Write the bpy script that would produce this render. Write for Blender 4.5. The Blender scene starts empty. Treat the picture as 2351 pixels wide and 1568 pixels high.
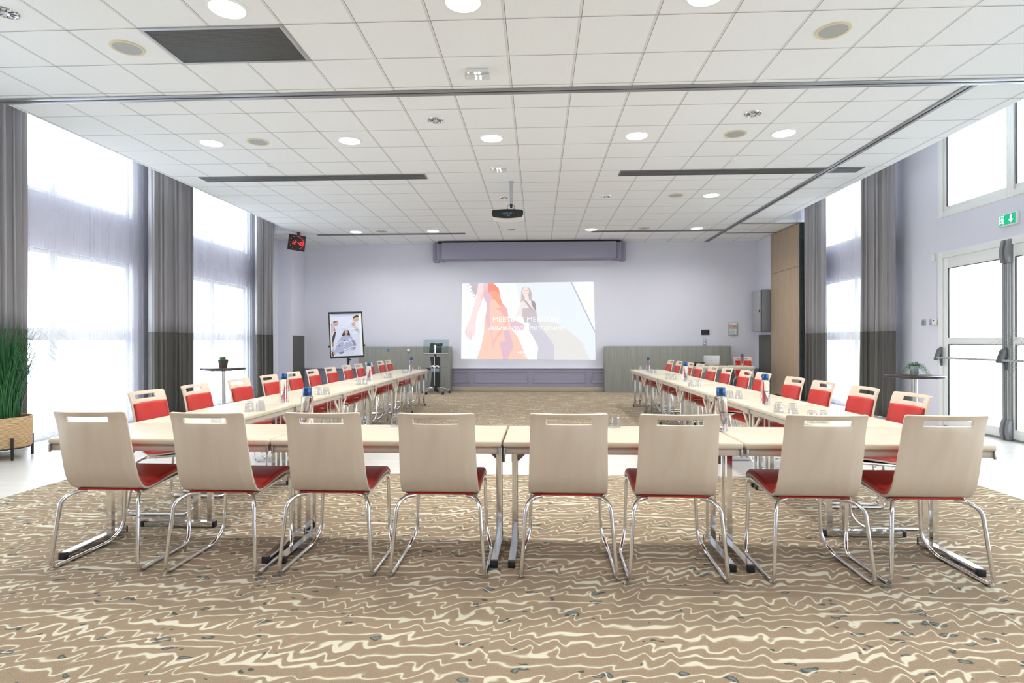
import bpy, bmesh, math, random
from math import sin, cos, pi, radians as R
from mathutils import Vector, Matrix, Euler
from mathutils.geometry import tessellate_polygon

random.seed(7)
SC = bpy.context.scene
COL = SC.collection
HC = 1.28            # camera height
CE = HC + 2.5594     # ceiling height

# ------------------------------------------------------------------ materials
MATS = {}
def lin(c):
    return tuple(((x/255)/12.92 if x/255 <= .04045 else ((x/255+.055)/1.055)**2.4) for x in c)
def mat(name, col, rough=.5, metal=0., spec=.5, emit=None, estr=0., trans=0., ior=1.45, sheen=0., coat=0.):
    m = bpy.data.materials.new(name); m.use_nodes = True
    b = m.node_tree.nodes['Principled BSDF']
    b.inputs['Base Color'].default_value = (*col, 1)
    b.inputs['Roughness'].default_value = rough
    b.inputs['Metallic'].default_value = metal
    b.inputs['Specular IOR Level'].default_value = spec
    b.inputs['Transmission Weight'].default_value = trans
    b.inputs['IOR'].default_value = ior
    b.inputs['Coat Weight'].default_value = coat
    if sheen: b.inputs['Sheen Weight'].default_value = sheen
    if emit:
        b.inputs['Emission Color'].default_value = (*emit, 1)
        b.inputs['Emission Strength'].default_value = estr
    MATS[name] = m
    return m
class N:
    """small node helper"""
    def __init__(s, m): s.t = m.node_tree; s.n = s.t.nodes; s.b = s.n.get('Principled BSDF')
    def new(s, typ, **k):
        n = s.n.new(typ)
        for a, v in k.items(): setattr(n, a, v)
        return n
    def link(s, a, b): s.t.links.new(a, b)
    def val(s, inp, v):
        if hasattr(v, 'is_output'): s.link(v, inp)
        else: inp.default_value = v
    def math(s, op, a, b=0., c=0., clamp=False):
        n = s.new('ShaderNodeMath', operation=op, use_clamp=clamp)
        s.val(n.inputs[0], a); s.val(n.inputs[1], b); s.val(n.inputs[2], c)
        return n.outputs[0]
    def mix(s, f, a, b):
        n = s.new('ShaderNodeMix', data_type='RGBA')
        s.val(n.inputs[0], f)
        s.val(n.inputs[6], (*a, 1) if isinstance(a, tuple) else a)
        s.val(n.inputs[7], (*b, 1) if isinstance(b, tuple) else b)
        return n.outputs[2]
    def coords(s, out='Object'):
        return s.new('ShaderNodeTexCoord').outputs[out]
    def mapping(s, v, scale=(1,1,1), loc=(0,0,0), rot=(0,0,0)):
        n = s.new('ShaderNodeMapping'); s.link(v, n.inputs[0])
        n.inputs['Scale'].default_value = scale; n.inputs['Location'].default_value = loc; n.inputs['Rotation'].default_value = rot
        return n.outputs[0]
    def noise(s, v, scale=5., detail=2., rough=.5, dist=0., out=0):
        n = s.new('ShaderNodeTexNoise'); s.link(v, n.inputs['Vector'])
        n.inputs['Scale'].default_value = scale; n.inputs['Detail'].default_value = detail
        n.inputs['Roughness'].default_value = rough; n.inputs['Distortion'].default_value = dist
        return n.outputs[out]
    def ss(s, x, a, b):
        n = s.new('ShaderNodeMapRange', interpolation_type='SMOOTHSTEP')
        s.val(n.inputs[0], x); n.inputs[1].default_value = a; n.inputs[2].default_value = b
        return n.outputs[0]
    def bump(s, h, strength=.3, dist=.01):
        n = s.new('ShaderNodeBump'); n.inputs['Strength'].default_value = strength; n.inputs['Distance'].default_value = dist
        s.link(h, n.inputs['Height']); s.link(n.outputs[0], s.b.inputs['Normal'])

def grain(m, c1, c2, scale=(3, 40, 40), sc=2.5):
    n = N(m); v = n.mapping(n.coords(), scale=scale)
    f = n.noise(v, sc, 4, .6, .4)
    n.link(n.mix(n.ss(f, .3, .7), c1, c2), n.b.inputs['Base Color'])
    return m

WALL = mat('lavender_paint', (.50,.50,.585), .75, spec=.25)
_n = N(WALL); _f = _n.noise(_n.mapping(_n.coords(), scale=(1,1,1)), 1.3, 4)
_n.link(_n.mix(_f, (.68,.68,.77), (.73,.73,.81)), _n.b.inputs['Base Color'])
WALLD = mat('purple_paint', (.30,.285,.37), .6, spec=.3)
WHITE = mat('white_enamel', (.80,.81,.80), .35)
WHITEP = mat('white_plastic', (.80,.80,.78), .4)
ALU = mat('aluminium', (.30,.30,.31), .4, metal=.5)
DARK = mat('slot_black', (.012,.012,.013), .6)
BLACK = mat('black_plastic', (.016,.016,.018), .35)
BLACKM = mat('black_metal', (.02,.02,.022), .45, metal=.3)
CHROME = mat('chrome', (.78,.78,.79), .09, metal=1.)
STEEL = mat('brushed_steel', (.55,.55,.56), .3, metal=1.)
ARMG = mat('dark_grey_plastic', (.10,.11,.12), .4)
GREYPL = mat('grey_plastic', (.22,.23,.25), .4)
SLOTG = mat('diffuser_grey', (.17,.17,.17), .45, metal=.2)
LGREY = mat('light_grey_metal', (.42,.43,.45), .4, metal=.3)
PLY = grain(mat('beech_plywood', (.6,.5,.4), .38, coat=.15), (.645,.54,.425), (.70,.60,.485), scale=(9, 1.2, 1.6), sc=1.1)
TOP = grain(mat('beech_laminate', (.7,.6,.45), .33), (.57,.505,.375), (.63,.57,.44), scale=(1.2, 22, 6), sc=1.6)
EDGE = mat('beige_edge', (.66,.58,.46), .4)
BRACE = mat('cream_metal', (.62,.56,.47), .45)
APRON = mat('beige_metal', (.47,.41,.345), .45)
RED = mat('red_leatherette', (.50,.030,.022), .40, spec=.4)
_n = N(RED); _n.bump(_n.noise(_n.coords(), 900, 2), .12, .002)
BLUECAP = mat('blue_metal', (.035,.10,.26), .25, metal=.8)
DWOOD = grain(mat('wenge', (.035,.018,.014), .35), (.028,.014,.011), (.05,.026,.02), scale=(2,30,30))
LAMG = mat('grey_laminate', (.27,.27,.245), .5, spec=.35)
_n = N(LAMG); _f = _n.noise(_n.mapping(_n.coords(), scale=(70,70,1.2)), 1.2, 3, .6)
_n.link(_n.mix(_n.ss(_f,.35,.7), (.30,.30,.275), (.215,.215,.19)), _n.b.inputs['Base Color'])
LAMD = mat('dark_grey_laminate', (.10,.10,.088), .5)
_n = N(LAMD); _f = _n.noise(_n.mapping(_n.coords(), scale=(70,70,1.2)), 1.2, 3, .6)
_n.link(_n.mix(_f, (.115,.115,.10), (.085,.085,.075)), _n.b.inputs['Base Color'])
OAKP = grain(mat('oak_partition', (.4,.3,.2), .45), (.40,.30,.205), (.47,.36,.25), scale=(30,30,1.2), sc=1.5)
PLINTH = mat('plinth_wood', (.36,.29,.22), .5)
CURT = mat('curtain_grey', (.35,.335,.345), .9, spec=.1, sheen=.2)
_n = N(CURT); _n.bump(_n.noise(_n.coords(), 500, 2), .1, .002)
CURTD = mat('curtain_charcoal', (.125,.12,.11), .9, spec=.1, sheen=.2)
LEAF = mat('grass_leaf', (.018,.10,.03), .5); LEAF2 = mat('grass_leaf_light', (.03,.16,.045), .5)
SUCC = mat('small_leaf', (.08,.22,.10), .55)
SOIL = mat('soil', (.03,.02,.015), .9)
TIN = mat('tin_pot', (.55,.60,.62), .3, metal=.6)
LEDW = mat('lamp_diffuser', (.9,.9,.88), .5, emit=(1,.97,.91), estr=9.)
REFL = mat('reflector', (.80,.80,.82), .35, metal=.6)
SPKR = mat('speaker_mesh', (.40,.41,.41), .6)
CREAM = mat('cream_ring', (.66,.60,.42), .5)
PURPLEG = mat('printed_purple', (.10,.06,.30), .5)

def shader_mix(name, build):
    m = bpy.data.materials.new(name); m.use_nodes = True
    n = N(m); n.n.remove(n.b); out = n.n['Material Output']
    n.link(build(n), out.inputs[0]); MATS[name] = m
    return m
def _sheer(n):
    tr = n.new('ShaderNodeBsdfTransparent'); tl = n.new('ShaderNodeBsdfTranslucent'); df = n.new('ShaderNodeBsdfDiffuse')
    tr.inputs[0].default_value = (.97,.97,1,1); tl.inputs[0].default_value = (.80,.79,.83,1); df.inputs[0].default_value = (.66,.645,.67,1)
    a = n.new('ShaderNodeMixShader'); a.inputs[0].default_value = .5; n.link(tl.outputs[0], a.inputs[1]); n.link(df.outputs[0], a.inputs[2])
    b = n.new('ShaderNodeMixShader'); b.inputs[0].default_value = .27; n.link(tr.outputs[0], b.inputs[1]); n.link(a.outputs[0], b.inputs[2])
    return b.outputs[0]
SHEER = shader_mix('sheer_voile', _sheer)
def _pane(n, tint=(.95,.98,.98), base=.04, gl=.9):
    tr = n.new('ShaderNodeBsdfTransparent'); g = n.new('ShaderNodeBsdfGlossy'); g.inputs['Roughness'].default_value = .02
    tr.inputs[0].default_value = (*tint,1)
    lw = n.new('ShaderNodeLayerWeight'); lw.inputs[0].default_value = .5      # facing = 1 - |cos|
    fr = n.math('ADD', n.math('MULTIPLY', n.math('POWER', lw.outputs[1], 5.), .9), base)
    b = n.new('ShaderNodeMixShader'); n.link(fr, b.inputs[0]); n.link(tr.outputs[0], b.inputs[1]); n.link(g.outputs[0], b.inputs[2])
    return b.outputs[0]
PANE = shader_mix('window_glass', _pane)
TUMB = shader_mix('tumbler_glass', lambda n: _pane(n, (.93,.935,.95), .10))
LGLASS = shader_mix('green_tint_glass', lambda n: _pane(n, (.80,.87,.87)))
WATER = mat('bottle_water_glass', (.97,.985,.98), .0, trans=1., ior=1.33)

# carpet --------------------------------------------------------------
CARPET = mat('carpet_waves', (.4,.3,.2), .95, spec=.05)
def carpet_nodes(m):
    n = N(m); co = n.new('ShaderNodeTexCoord').outputs['Object']
    sep = n.new('ShaderNodeSeparateXYZ'); n.link(co, sep.inputs[0]); x, y = sep.outputs[0], sep.outputs[1]
    side = n.math('GREATER_THAN', x, -.205)
    y = n.math('ADD', y, n.math('MULTIPLY', side, .037)); x = n.math('ADD', x, n.math('MULTIPLY', side, .31))
    cmb = n.new('ShaderNodeCombineXYZ'); n.link(x, cmb.inputs[0]); n.link(y, cmb.inputs[1]); p = cmb.outputs[0]
    # slow band drift
    drift = n.noise(n.mapping(p, scale=(1.6, 3.5, 1)), 1.0, 2)
    band = n.math('ADD', n.math('DIVIDE', y, .078), n.math('MULTIPLY', drift, 2.6))
    row = n.math('FLOOR', band)
    # leaning breaker-like waves: phase sheared by the height inside the band, amplitude modulated
    amp = n.ss(n.noise(n.mapping(p, scale=(3.2, 7, 1), loc=(9,2,0)), 1.0, 2), .34, .62)
    phn = n.noise(n.mapping(p, scale=(3.2, 6, 1), loc=(3,7,0)), 1.0, 1)
    rown = n.new('ShaderNodeTexWhiteNoise', noise_dimensions='1D'); n.link(row, rown.inputs['W'])
    xx = n.math('SUBTRACT', n.math('ADD', x, n.math('MULTIPLY', rown.outputs[0], .0)), n.math('MULTIPLY', y, .34))
    ph = n.math('ADD', n.math('MULTIPLY', xx, 2*pi/.122), n.math('MULTIPLY', phn, 7.))
    fr0 = n.math('FRACT', band)
    # shear makes crests lean forward
    w1 = n.math('SINE', n.math('ADD', ph, n.math('MULTIPLY', n.math('SINE', ph), .5)))
    w2 = n.math('SINE', n.math('ADD', n.math('MULTIPLY', ph, 2.07), 1.3))
    wv = n.math('ADD', w1, n.math('MULTIPLY', w2, .12))
    wp = n.noise(n.mapping(p, scale=(9, 14, 1)), 1.0, 1, out=1)
    wsep = n.new('ShaderNodeSeparateXYZ'); n.link(wp, wsep.inputs[0])
    b2 = n.math('ADD', band, n.math('MULTIPLY', n.math('MULTIPLY', wv, amp), .42))
    b2 = n.math('ADD', b2, n.math('MULTIPLY', n.math('SUBTRACT', wsep.outputs[1], .5), .55))
    d = n.math('ABSOLUTE', n.math('SUBTRACT', n.math('FRACT', b2), .5))      # 0 at line centre
    wid = n.ss(n.noise(n.mapping(p, scale=(2.6, 8, 1), loc=(5,1,0)), 1.0, 2), .50, .70)
    wid = n.math('ADD', n.math('MULTIPLY', wid, .19), .055)
    line = n.math('SUBTRACT', 1., n.ss(n.math('SUBTRACT', d, wid), -.045, .05))
    halo = n.math('SUBTRACT', 1., n.ss(n.math('SUBTRACT', d, wid), .0, .16))
    # grey pebbles
    vo = n.new('ShaderNodeTexVoronoi'); vo.inputs['Scale'].default_value = 1.
    vm = n.mapping(p, scale=(6.2, 12.5, 1), rot=(0,0,.22))
    va = n.new('ShaderNodeVectorMath', operation='ADD'); n.link(vm, va.inputs[0])
    vs = n.new('ShaderNodeVectorMath', operation='SCALE'); n.link(n.noise(n.mapping(p, scale=(18,18,1)), 1., 1, out=1), vs.inputs[0]); vs.inputs['Scale'].default_value = .75
    n.link(vs.outputs[0], va.inputs[1]); n.link(va.outputs[0], vo.inputs['Vector'])
    cs = n.new('ShaderNodeSeparateColor'); n.link(vo.outputs['Color'], cs.inputs[0])
    has = n.math('GREATER_THAN', cs.outputs[0], .24)
    rad = n.math('ADD', n.math('MULTIPLY', cs.outputs[1], .15), .12)
    q = n.math('SUBTRACT', vo.outputs['Distance'], rad)
    blob = n.math('MULTIPLY', has, n.math('SUBTRACT', 1., n.ss(q, -.02, .02)))
    core = n.math('MULTIPLY', has, n.math('SUBTRACT', 1., n.ss(q, -.10, -.05)))
    speck = n.noise(p, 420, 2)
    base = n.mix(n.ss(speck, .33, .67), (.215,.158,.107), (.37,.285,.20))
    base = n.mix(n.math('MULTIPLY', halo, .45), base, (.44,.36,.26))
    base = n.mix(blob, base, (.085,.09,.083)); base = n.mix(core, base, (.17,.185,.17))
    base = n.mix(line, base, (.60,.565,.445))
    n.link(base, n.b.inputs['Base Color'])
    n.bump(speck, .35, .004)
carpet_nodes(CARPET)
VINYL = mat('pale_vinyl', (.6,.6,.6), .32)
def vinyl_nodes(m):
    n = N(m); co = n.coords()
    br = n.new('ShaderNodeTexBrick'); n.link(n.mapping(co, scale=(1,1,1)), br.inputs['Vector'])
    br.inputs['Color1'].default_value = (.66,.645,.61,1); br.inputs['Color2'].default_value = (.60,.585,.55,1); br.inputs['Mortar'].default_value = (.42,.40,.37,1)
    br.inputs['Scale'].default_value = 1.; br.inputs['Brick Width'].default_value = 1.2; br.inputs['Row Height'].default_value = .18; br.inputs['Mortar Size'].default_value = .002
    g = n.noise(n.mapping(co, scale=(1.5, 25, 1)), 2., 4, .6)
    n.link(n.mix(n.math('MULTIPLY', n.ss(g,.45,.75), .35), br.outputs[0], (.45,.43,.40)), n.b.inputs['Base Color'])
vinyl_nodes(VINYL)
# ceiling ---------------------------------------------------------------
CEIL = mat('ceiling_tiles', (.75,.75,.74), .8, spec=.2)
def ceil_nodes(m):
    n = N(m); co = n.coords(); sep = n.new('ShaderNodeSeparateXYZ'); n.link(co, sep.inputs[0]); x, y = sep.outputs[0], sep.outputs[1]
    far = n.math('GREATER_THAN', y, 5.95)
    yy = n.math('ADD', n.math('SUBTRACT', y, 4.609), n.math('MULTIPLY', far, .03))
    def per(v, o):
        f = n.math('FRACT', n.math('ADD', n.math('DIVIDE', n.math('ADD', v, o), .6), 100.))
        return n.math('MULTIPLY', n.math('ABSOLUTE', n.math('SUBTRACT', f, n.math('ROUND', f))), .6), n.math('SUBTRACT', f, n.math('ROUND', f))
    xr = n.math('GREATER_THAN', x, 4.45)
    dx, sx = per(n.math('ADD', x, n.math('MULTIPLY', xr, .14)), .2576)
    dy, sy = per(yy, 0.)
    barx = n.math('LESS_THAN', dx, .0085); bary = n.math('LESS_THAN', dy, .0075)
    edx = n.math('MULTIPLY', n.math('LESS_THAN', n.math('ABSOLUTE', n.math('SUBTRACT', dx, .0105)), .0024), n.math('ADD', n.math('MULTIPLY', n.math('GREATER_THAN', sx, 0.), .65), .3))  # thin shadow beside the ceiling bars, painted as dark edge lines
    edy = n.math('MULTIPLY', n.math('LESS_THAN', n.math('ABSOLUTE', n.math('SUBTRACT', dy, .0100)), .0026), n.math('GREATER_THAN', sy, 0.))
    fl = n.noise(co, 160, 3, .7)
    tile = n.mix(n.ss(fl, .35, .65), (.80,.815,.825), (.845,.86,.87))
    bars = n.mix(n.math('MAXIMUM', barx, bary), tile, (.70,.70,.685))
    n.link(n.mix(n.math('MAXIMUM', edx, edy), bars, (.16,.155,.15)), n.b.inputs['Base Color'])
ceil_nodes(CEIL)
PLAINC = mat('plain_white_ceiling', (.78,.78,.77), .8, spec=.2)
GRILLE = mat('return_grille', (.02,.02,.018), .5)
def grille_nodes(m):
    n = N(m); co = n.coords(); 
    ch = n.new('ShaderNodeTexChecker'); ch.inputs['Scale'].default_value = 75.
    n.link(n.mapping(co, rot=(0,0,.785)), ch.inputs[0])
    n.link(n.mix(ch.outputs[1], (.012,.012,.01), (.085,.08,.068)), n.b.inputs['Base Color'])
grille_nodes(GRILLE)
WICK = mat('wicker', (.55,.36,.18), .7)
def wick_nodes(m):
    n = N(m); co = n.coords(); sep = n.new('ShaderNodeSeparateXYZ'); n.link(co, sep.inputs[0])
    jit = n.noise(n.mapping(co, scale=(3,3,8)), 2., 2)
    z = n.math('ADD', n.math('MULTIPLY', sep.outputs[2], 75.), n.math('MULTIPLY', jit, 2.2))
    f = n.math('ABSOLUTE', n.math('SUBTRACT', n.math('FRACT', z), .5))
    l = n.ss(f, .28, .46)
    n.link(n.mix(l, (.68,.47,.26), (.20,.11,.05)), n.b.inputs['Base Color'])
    n.bump(n.math('SUBTRACT', 1., l), .6, .006)
wick_nodes(WICK)
BROWNW = mat('dark_woven_pot', (.06,.04,.03), .7)
_n = N(BROWNW); _w = _n.new('ShaderNodeTexWave', bands_direction='Z'); _n.link(_n.coords(), _w.inputs[0]); _w.inputs['Scale'].default_value = 28; _w.inputs['Distortion'].default_value = 4
_n.link(_n.mix(_w.outputs[1], (.025,.017,.014), (.12,.085,.06)), _n.b.inputs['Base Color'])

# ------------------------------------------------------------------ mesh builder
class MB:
    def __init__(s): s.v = []; s.f = []; s.mi = []; s.cur = 0
    def add(s, vs, fs):
        b = len(s.v); s.v += [Vector(v) for v in vs]
        for f in fs: s.f.append([i+b for i in f]); s.mi.append(s.cur)
        return s
    def box(s, x0, x1, y0, y1, z0, z1, M=None):
        vs = [Vector((x,y,z)) for x in (x0,x1) for y in (y0,y1) for z in (z0,z1)]
        if M is not None: vs = [M @ v for v in vs]
        return s.add(vs, [(0,1,3,2),(4,6,7,5),(0,4,5,1),(2,3,7,6),(0,2,6,4),(1,5,7,3)])
    def rings(s, rings, close_u=True, cap=True):
        b = len(s.v); n = len(rings[0])
        for r in rings: s.v += [Vector(p) for p in r]
        for i in range(len(rings)-1):
            for j in range(n if close_u else n-1):
                k = (j+1) % n
                s.f.append([b+i*n+j, b+i*n+k, b+(i+1)*n+k, b+(i+1)*n+j]); s.mi.append(s.cur)
        if cap:
            s.f.append([b+j for j in range(n)][::-1]); s.mi.append(s.cur)
            s.f.append([b+(len(rings)-1)*n+j for j in range(n)]); s.mi.append(s.cur)
        return s
    def tube(s, pts, r, n=10, cap=True, taper=None):
        pts = [Vector(p) for p in pts]; T = []
        for i in range(len(pts)):
            a = pts[max(i-1,0)]; c = pts[min(i+1,len(pts)-1)]; T.append((c-a).normalized())
        up = Vector((0,0,1)) if abs(T[0].z) < .9 else Vector((1,0,0))
        nn = T[0].cross(up).normalized(); rs = []
        for i, p in enumerate(pts):
            nn = (nn - T[i]*nn.dot(T[i])).normalized(); bb = T[i].cross(nn)
            rr = r if taper is None else r*taper[i]
            rs.append([p + rr*(cos(2*pi*k/n)*nn + sin(2*pi*k/n)*bb) for k in range(n)])
        return s.rings(rs, True, cap)
    def lathe(s, prof, n=24, M=None, cap=True):
        rs = []
        for r, z in prof:
            ring = [Vector((r*cos(2*pi*k/n), r*sin(2*pi*k/n), z)) for k in range(n)]
            if M is not None: ring = [M @ v for v in ring]
            rs.append(ring)
        return s.rings(rs, True, cap)
    def cyl(s, x, y, z0, z1, r, n=16, r2=None):
        return s.lathe([(r, z0), (r if r2 is None else r2, z1)], n, Matrix.Translation((x,y,0)))
    def prism(s, poly, d, M=None):
        """poly in xz, extruded d along +y"""
        n = len(poly); vs = [Vector((p[0],0,p[1])) for p in poly] + [Vector((p[0],d,p[1])) for p in poly]
        if M is not None: vs = [M @ v for v in vs]
        fs = [list(range(n)), list(range(2*n-1, n-1, -1))] + [[i, n+i, n+(i+1)%n, (i+1)%n] for i in range(n)]
        return s.add(vs, fs)
    def flat(s, poly, M=None, z=0.):
        """flat polygon (xz plane at y=-z)"""
        vs = [Vector((p[0], -z, p[1])) for p in poly]
        tris = tessellate_polygon([[Vector((p[0], p[1], 0)) for p in poly]])
        if M is not None: vs = [M @ v for v in vs]
        b = len(s.v); s.v += vs
        for t in tris: s.f.append([b+i for i in t]); s.mi.append(s.cur)
        return s
    def mesh(s, name, mats, smooth=False, bevel=0., seg=2, angle=40, fixn=True):
        me = bpy.data.meshes.new(name); me.from_pydata([tuple(v) for v in s.v], [], s.f)
        mats = mats if isinstance(mats, (list, tuple)) else [mats]
        for m in mats: me.materials.append(m)
        for p, i in zip(me.polygons, s.mi): p.material_index = i
        bm = bmesh.new(); bm.from_mesh(me)
        if fixn: bmesh.ops.recalc_face_normals(bm, faces=bm.faces[:])
        if bevel > 0:
            es = [e for e in bm.edges if len(e.link_faces) == 2 and e.calc_face_angle(0) > R(30)]
            bmesh.ops.bevel(bm, geom=es, offset=bevel, segments=seg, affect='EDGES', profile=.5, clamp_overlap=True)
        if smooth or bevel > 0:
            for f in bm.faces: f.smooth = True
            for e in bm.edges:
                if len(e.link_faces) == 2 and e.calc_face_angle(0) > R(angle): e.smooth = False
        bm.to_mesh(me); bm.free(); me.update()
        return me
    def build(s, name, mats, parent=None, smooth=False, bevel=0., seg=2, angle=40, fixn=True, **tags):
        o = bpy.data.objects.new(name, s.mesh(name, mats, smooth, bevel, seg, angle, fixn)); COL.objects.link(o)
        if parent is not None: o.parent = parent
        for k, v in tags.items(): o[k] = v
        return o
def thing(name, label, cat, loc=(0,0,0), rz=0., group=None):
    o = bpy.data.objects.new(name, None); COL.objects.link(o); o.empty_display_size = .1
    o.location = loc; o.rotation_euler = (0,0,rz); o['label'] = label; o['category'] = cat
    if group: o['group'] = group
    return o
def tag(o, label, cat, group=None):
    o['label'] = label; o['category'] = cat
    if group: o['group'] = group
    return o
def struct(mb, name, mats, parent=None, label=None, **k):
    o = mb.build(name, mats, parent, **k)
    if parent is None: o['kind'] = 'structure'
    if label: o['label'] = label
    return o
def dup(root, loc, rz, label, group=None):
    r = root.copy(); COL.objects.link(r); r.location = loc; r.rotation_euler = (0,0,rz); r['label'] = label
    if group: r['group'] = group
    for ch in list(root.children):
        c = ch.copy(); COL.objects.link(c); c.parent = r
        for g in list(ch.children):
            d = g.copy(); COL.objects.link(d); d.parent = c
    return r
def fillet(pts, r, n=6):
    pts = [Vector(p) for p in pts]; out = [pts[0]]
    for i in range(1, len(pts)-1):
        a, b, c = pts[i-1], pts[i], pts[i+1]
        rr = min(r[i] if isinstance(r, (list,tuple)) else r, (a-b).length*.49, (c-b).length*.49)
        p, q = b + (a-b).normalized()*rr, b + (c-b).normalized()*rr
        for k in range(n+1):
            t = k/n; out.append(p*(1-t)**2 + b*2*t*(1-t) + q*t*t)
    out.append(pts[-1]); return out
def catmull(P, n=6):
    P = [Vector(p) for p in P]; out = []
    for i in range(len(P)-1):
        a = P[max(i-1,0)]; b = P[i]; c = P[i+1]; d = P[min(i+2,len(P)-1)]
        for k in range(n):
            t = k/n
            out.append(.5*((2*b)+(c-a)*t+(2*a-5*b+4*c-d)*t*t+(3*b-a-3*c+d)*t**3))
    out.append(P[-1]); return out
def rect_loop(x0,x1,z0,z1): return [(x0,z0),(x1,z0),(x1,z1),(x0,z1)]
def text_into(mb, s, size, M, align='CENTER', depth=0., shear=0., space=1.):
    cu = bpy.data.curves.new('lettering', 'FONT'); cu.body = s; cu.size = size; cu.align_x = align; cu.extrude = depth; cu.shear = shear; cu.space_character = space
    cu.resolution_u = 2
    o = bpy.data.objects.new('lettering', cu); COL.objects.link(o)
    me = bpy.data.meshes.new_from_object(o.evaluated_get(bpy.context.evaluated_depsgraph_get()))
    bpy.data.objects.remove(o); bpy.data.curves.remove(cu)
    mb.add([M @ v.co for v in me.vertices], [list(p.vertices) for p in me.polygons]); bpy.data.meshes.remove(me)
FACE = Matrix.Rotation(pi/2, 4, 'X')       # text in xy -> upright facing -y

# ================================================================== THE SETTING
XL, XR, YB, YF, ZT = -6.5, 6.07, 15.2, -3.2, 4.95
EL, ER = -5.69, 5.15            # ceiling edges (open pockets beyond them reach up to ZT)
b = MB().box(XL-.2, XR+.2, YF-.2, YB+.2, -.25, -.006)
struct(b, 'floor', VINYL)
b = MB().box(-4.4, 3.9, YF, 5.6, -.006, 0)
struct(b, 'floor_carpet', CARPET, label='patterned beige carpet under the front table row')
b = MB().box(-4.4, 3.9, 7.6, 14.72, -.006, 0)
struct(b, 'floor_carpet', CARPET, label='patterned beige carpet between the table rows up to the back wall')

b = MB().box(EL, ER, YF, YB, CE, CE+.06)
b.box(XL, EL, 13.5, YB, CE, CE+.06); b.box(ER, XR, 12.84, YB, CE, CE+.06)
struct(b, 'ceiling', CEIL)
b = MB().box(XL-.2, EL, YF, 13.5, ZT, ZT+.1).box(ER, XR+.2, YF, 12.84, ZT, ZT+.1)
b.box(EL, EL+.06, YF, 13.5, CE+.06, ZT).box(ER-.06, ER, YF, 12.84, CE+.06, ZT)
struct(b, 'ceiling_pocket', PLAINC)
b = MB().box(XL, EL, 13.5, 13.56, CE+.06, ZT+.1).box(ER, XR, 12.84, 12.90, CE+.06, ZT+.1)
struct(b, 'wall_bulkhead', WALL)

def wall_with_holes(name, x0, x1, y0, y1, z0, z1, holes):
    """wall in a YZ plane; holes = (ya, yb, za, zb), cut on a grid of their edges"""
    ys = sorted({y0, y1, *[h[0] for h in holes], *[h[1] for h in holes]}); zs = sorted({z0, z1, *[h[2] for h in holes], *[h[3] for h in holes]})
    b = MB()
    for i in range(len(ys)-1):
        run = None
        for j in range(len(zs)-1):
            cy, cz = (ys[i]+ys[i+1])/2, (zs[j]+zs[j+1])/2
            solid = not any(h[0] < cy < h[1] and h[2] < cz < h[3] for h in holes)
            if solid and run is None: run = zs[j]
            if run is not None and (not solid or j == len(zs)-2):
                top = zs[j] if not solid else zs[j+1]
                b.box(x0, x1, ys[i], ys[i+1], run, top); run = None
    return struct(b, name, WALL)
LB = [(2.0, 4.9), (6.7, 9.08), (10.28, 12.8)]     # left window bays
LZ = [(.05, 2.52), (3.25, 4.78)]
wall_with_holes('wall_left', XL-.2, XL, YF, YB+.2, -.006, ZT+.1, [(a, c, d, e) for a, c in LB for d, e in LZ])
RB = [(-2.4, .6), (2.0, 4.9)]  # first bay is unseen, added behind the camera to brighten the chair backs
RH = [(a, c, d, e) for a, c in RB for d, e in LZ] + [(6.52, 9.09, -.006, 2.61), (6.4, 7.75, 3.2, 4.78), (7.75, 9.0, 3.2, 4.78), (10.2, 12.72, .05, 2.52), (10.2, 12.72, 3.2, 4.78)]
wall_with_holes('wall_right', XR, XR+.2, YF, YB+.2, -.006, ZT+.1, RH)
struct(MB().box(XL-.2, XR+.2, YB, YB+.2, -.006, ZT+.1), 'wall_back', WALL)
struct(MB().box(XL-.2, XR+.2, YF-.2, YF, -.006, ZT+.1), 'wall_front', WALL)
struct(MB().box(XL, -6.16, 14.37, YB, -.006, CE), 'wall_pier', WALL)
struct(MB().box(5.66, XR, 14.35, YB, -.006, CE), 'wall_nib', WALL)

# windows ---------------------------------------------------------------
WN = 0
def window(x, y0, y1, z0, z1, mull=(), trans=(), fw=.06, side=1, cas=None):
    """x = plane of the frame centre; side=+1 room lies towards +x"""
    global WN; WN += 1
    b = MB(); d = .035
    b.box(x-d, x+d, y0, y0+fw, z0, z1).box(x-d, x+d, y1-fw, y1, z0, z1)
    b.box(x-d, x+d, y0+fw, y1-fw, z0, z0+fw).box(x-d, x+d, y0+fw, y1-fw, z1-fw, z1)
    w = struct(b, 'window_%d' % WN, WHITE, bevel=.004)
    for m in mull:
        MB().box(x-d, x+d, m-.065, m+.065, z0+fw, z1-fw).build('mullion', WHITE, w)
    for t in trans:
        MB().box(x-d+.006, x+d-.006, y0+fw, y1-fw, t[0], t[1]).build('transom', WHITE, w)
    MB().box(x-.006, x+.006, y0+fw*.6, y1-fw*.6, z0+fw*.6, z1-fw*.6).build('pane', PANE, w)
    return w
for i, (a, c) in enumerate(LB):
    m = ((a+c)/2,) if i != 1 else (7.64,)
    if i == 2: m = (11.5,)
    window(XL-.1, a, c, LZ[0][0], LZ[0][1], m, ((1.31, 1.47),))
    window(XL-.1, a, c, LZ[1][0], LZ[1][1], m)
for a, c in RB:
    window(XR+.1, a, c, LZ[0][0], LZ[0][1], ((a+c)/2,), ((1.31, 1.47),), side=-1)
    window(XR+.1, a, c, LZ[1][0], LZ[1][1], ((a+c)/2,), side=-1)
window(XR+.06, 10.2, 12.72, .05, 2.52, (11.42,), ((1.30, 1.46),), side=-1)
window(XR+.06, 10.2, 12.72, 3.2, 4.78, (11.42,), side=-1)
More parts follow.
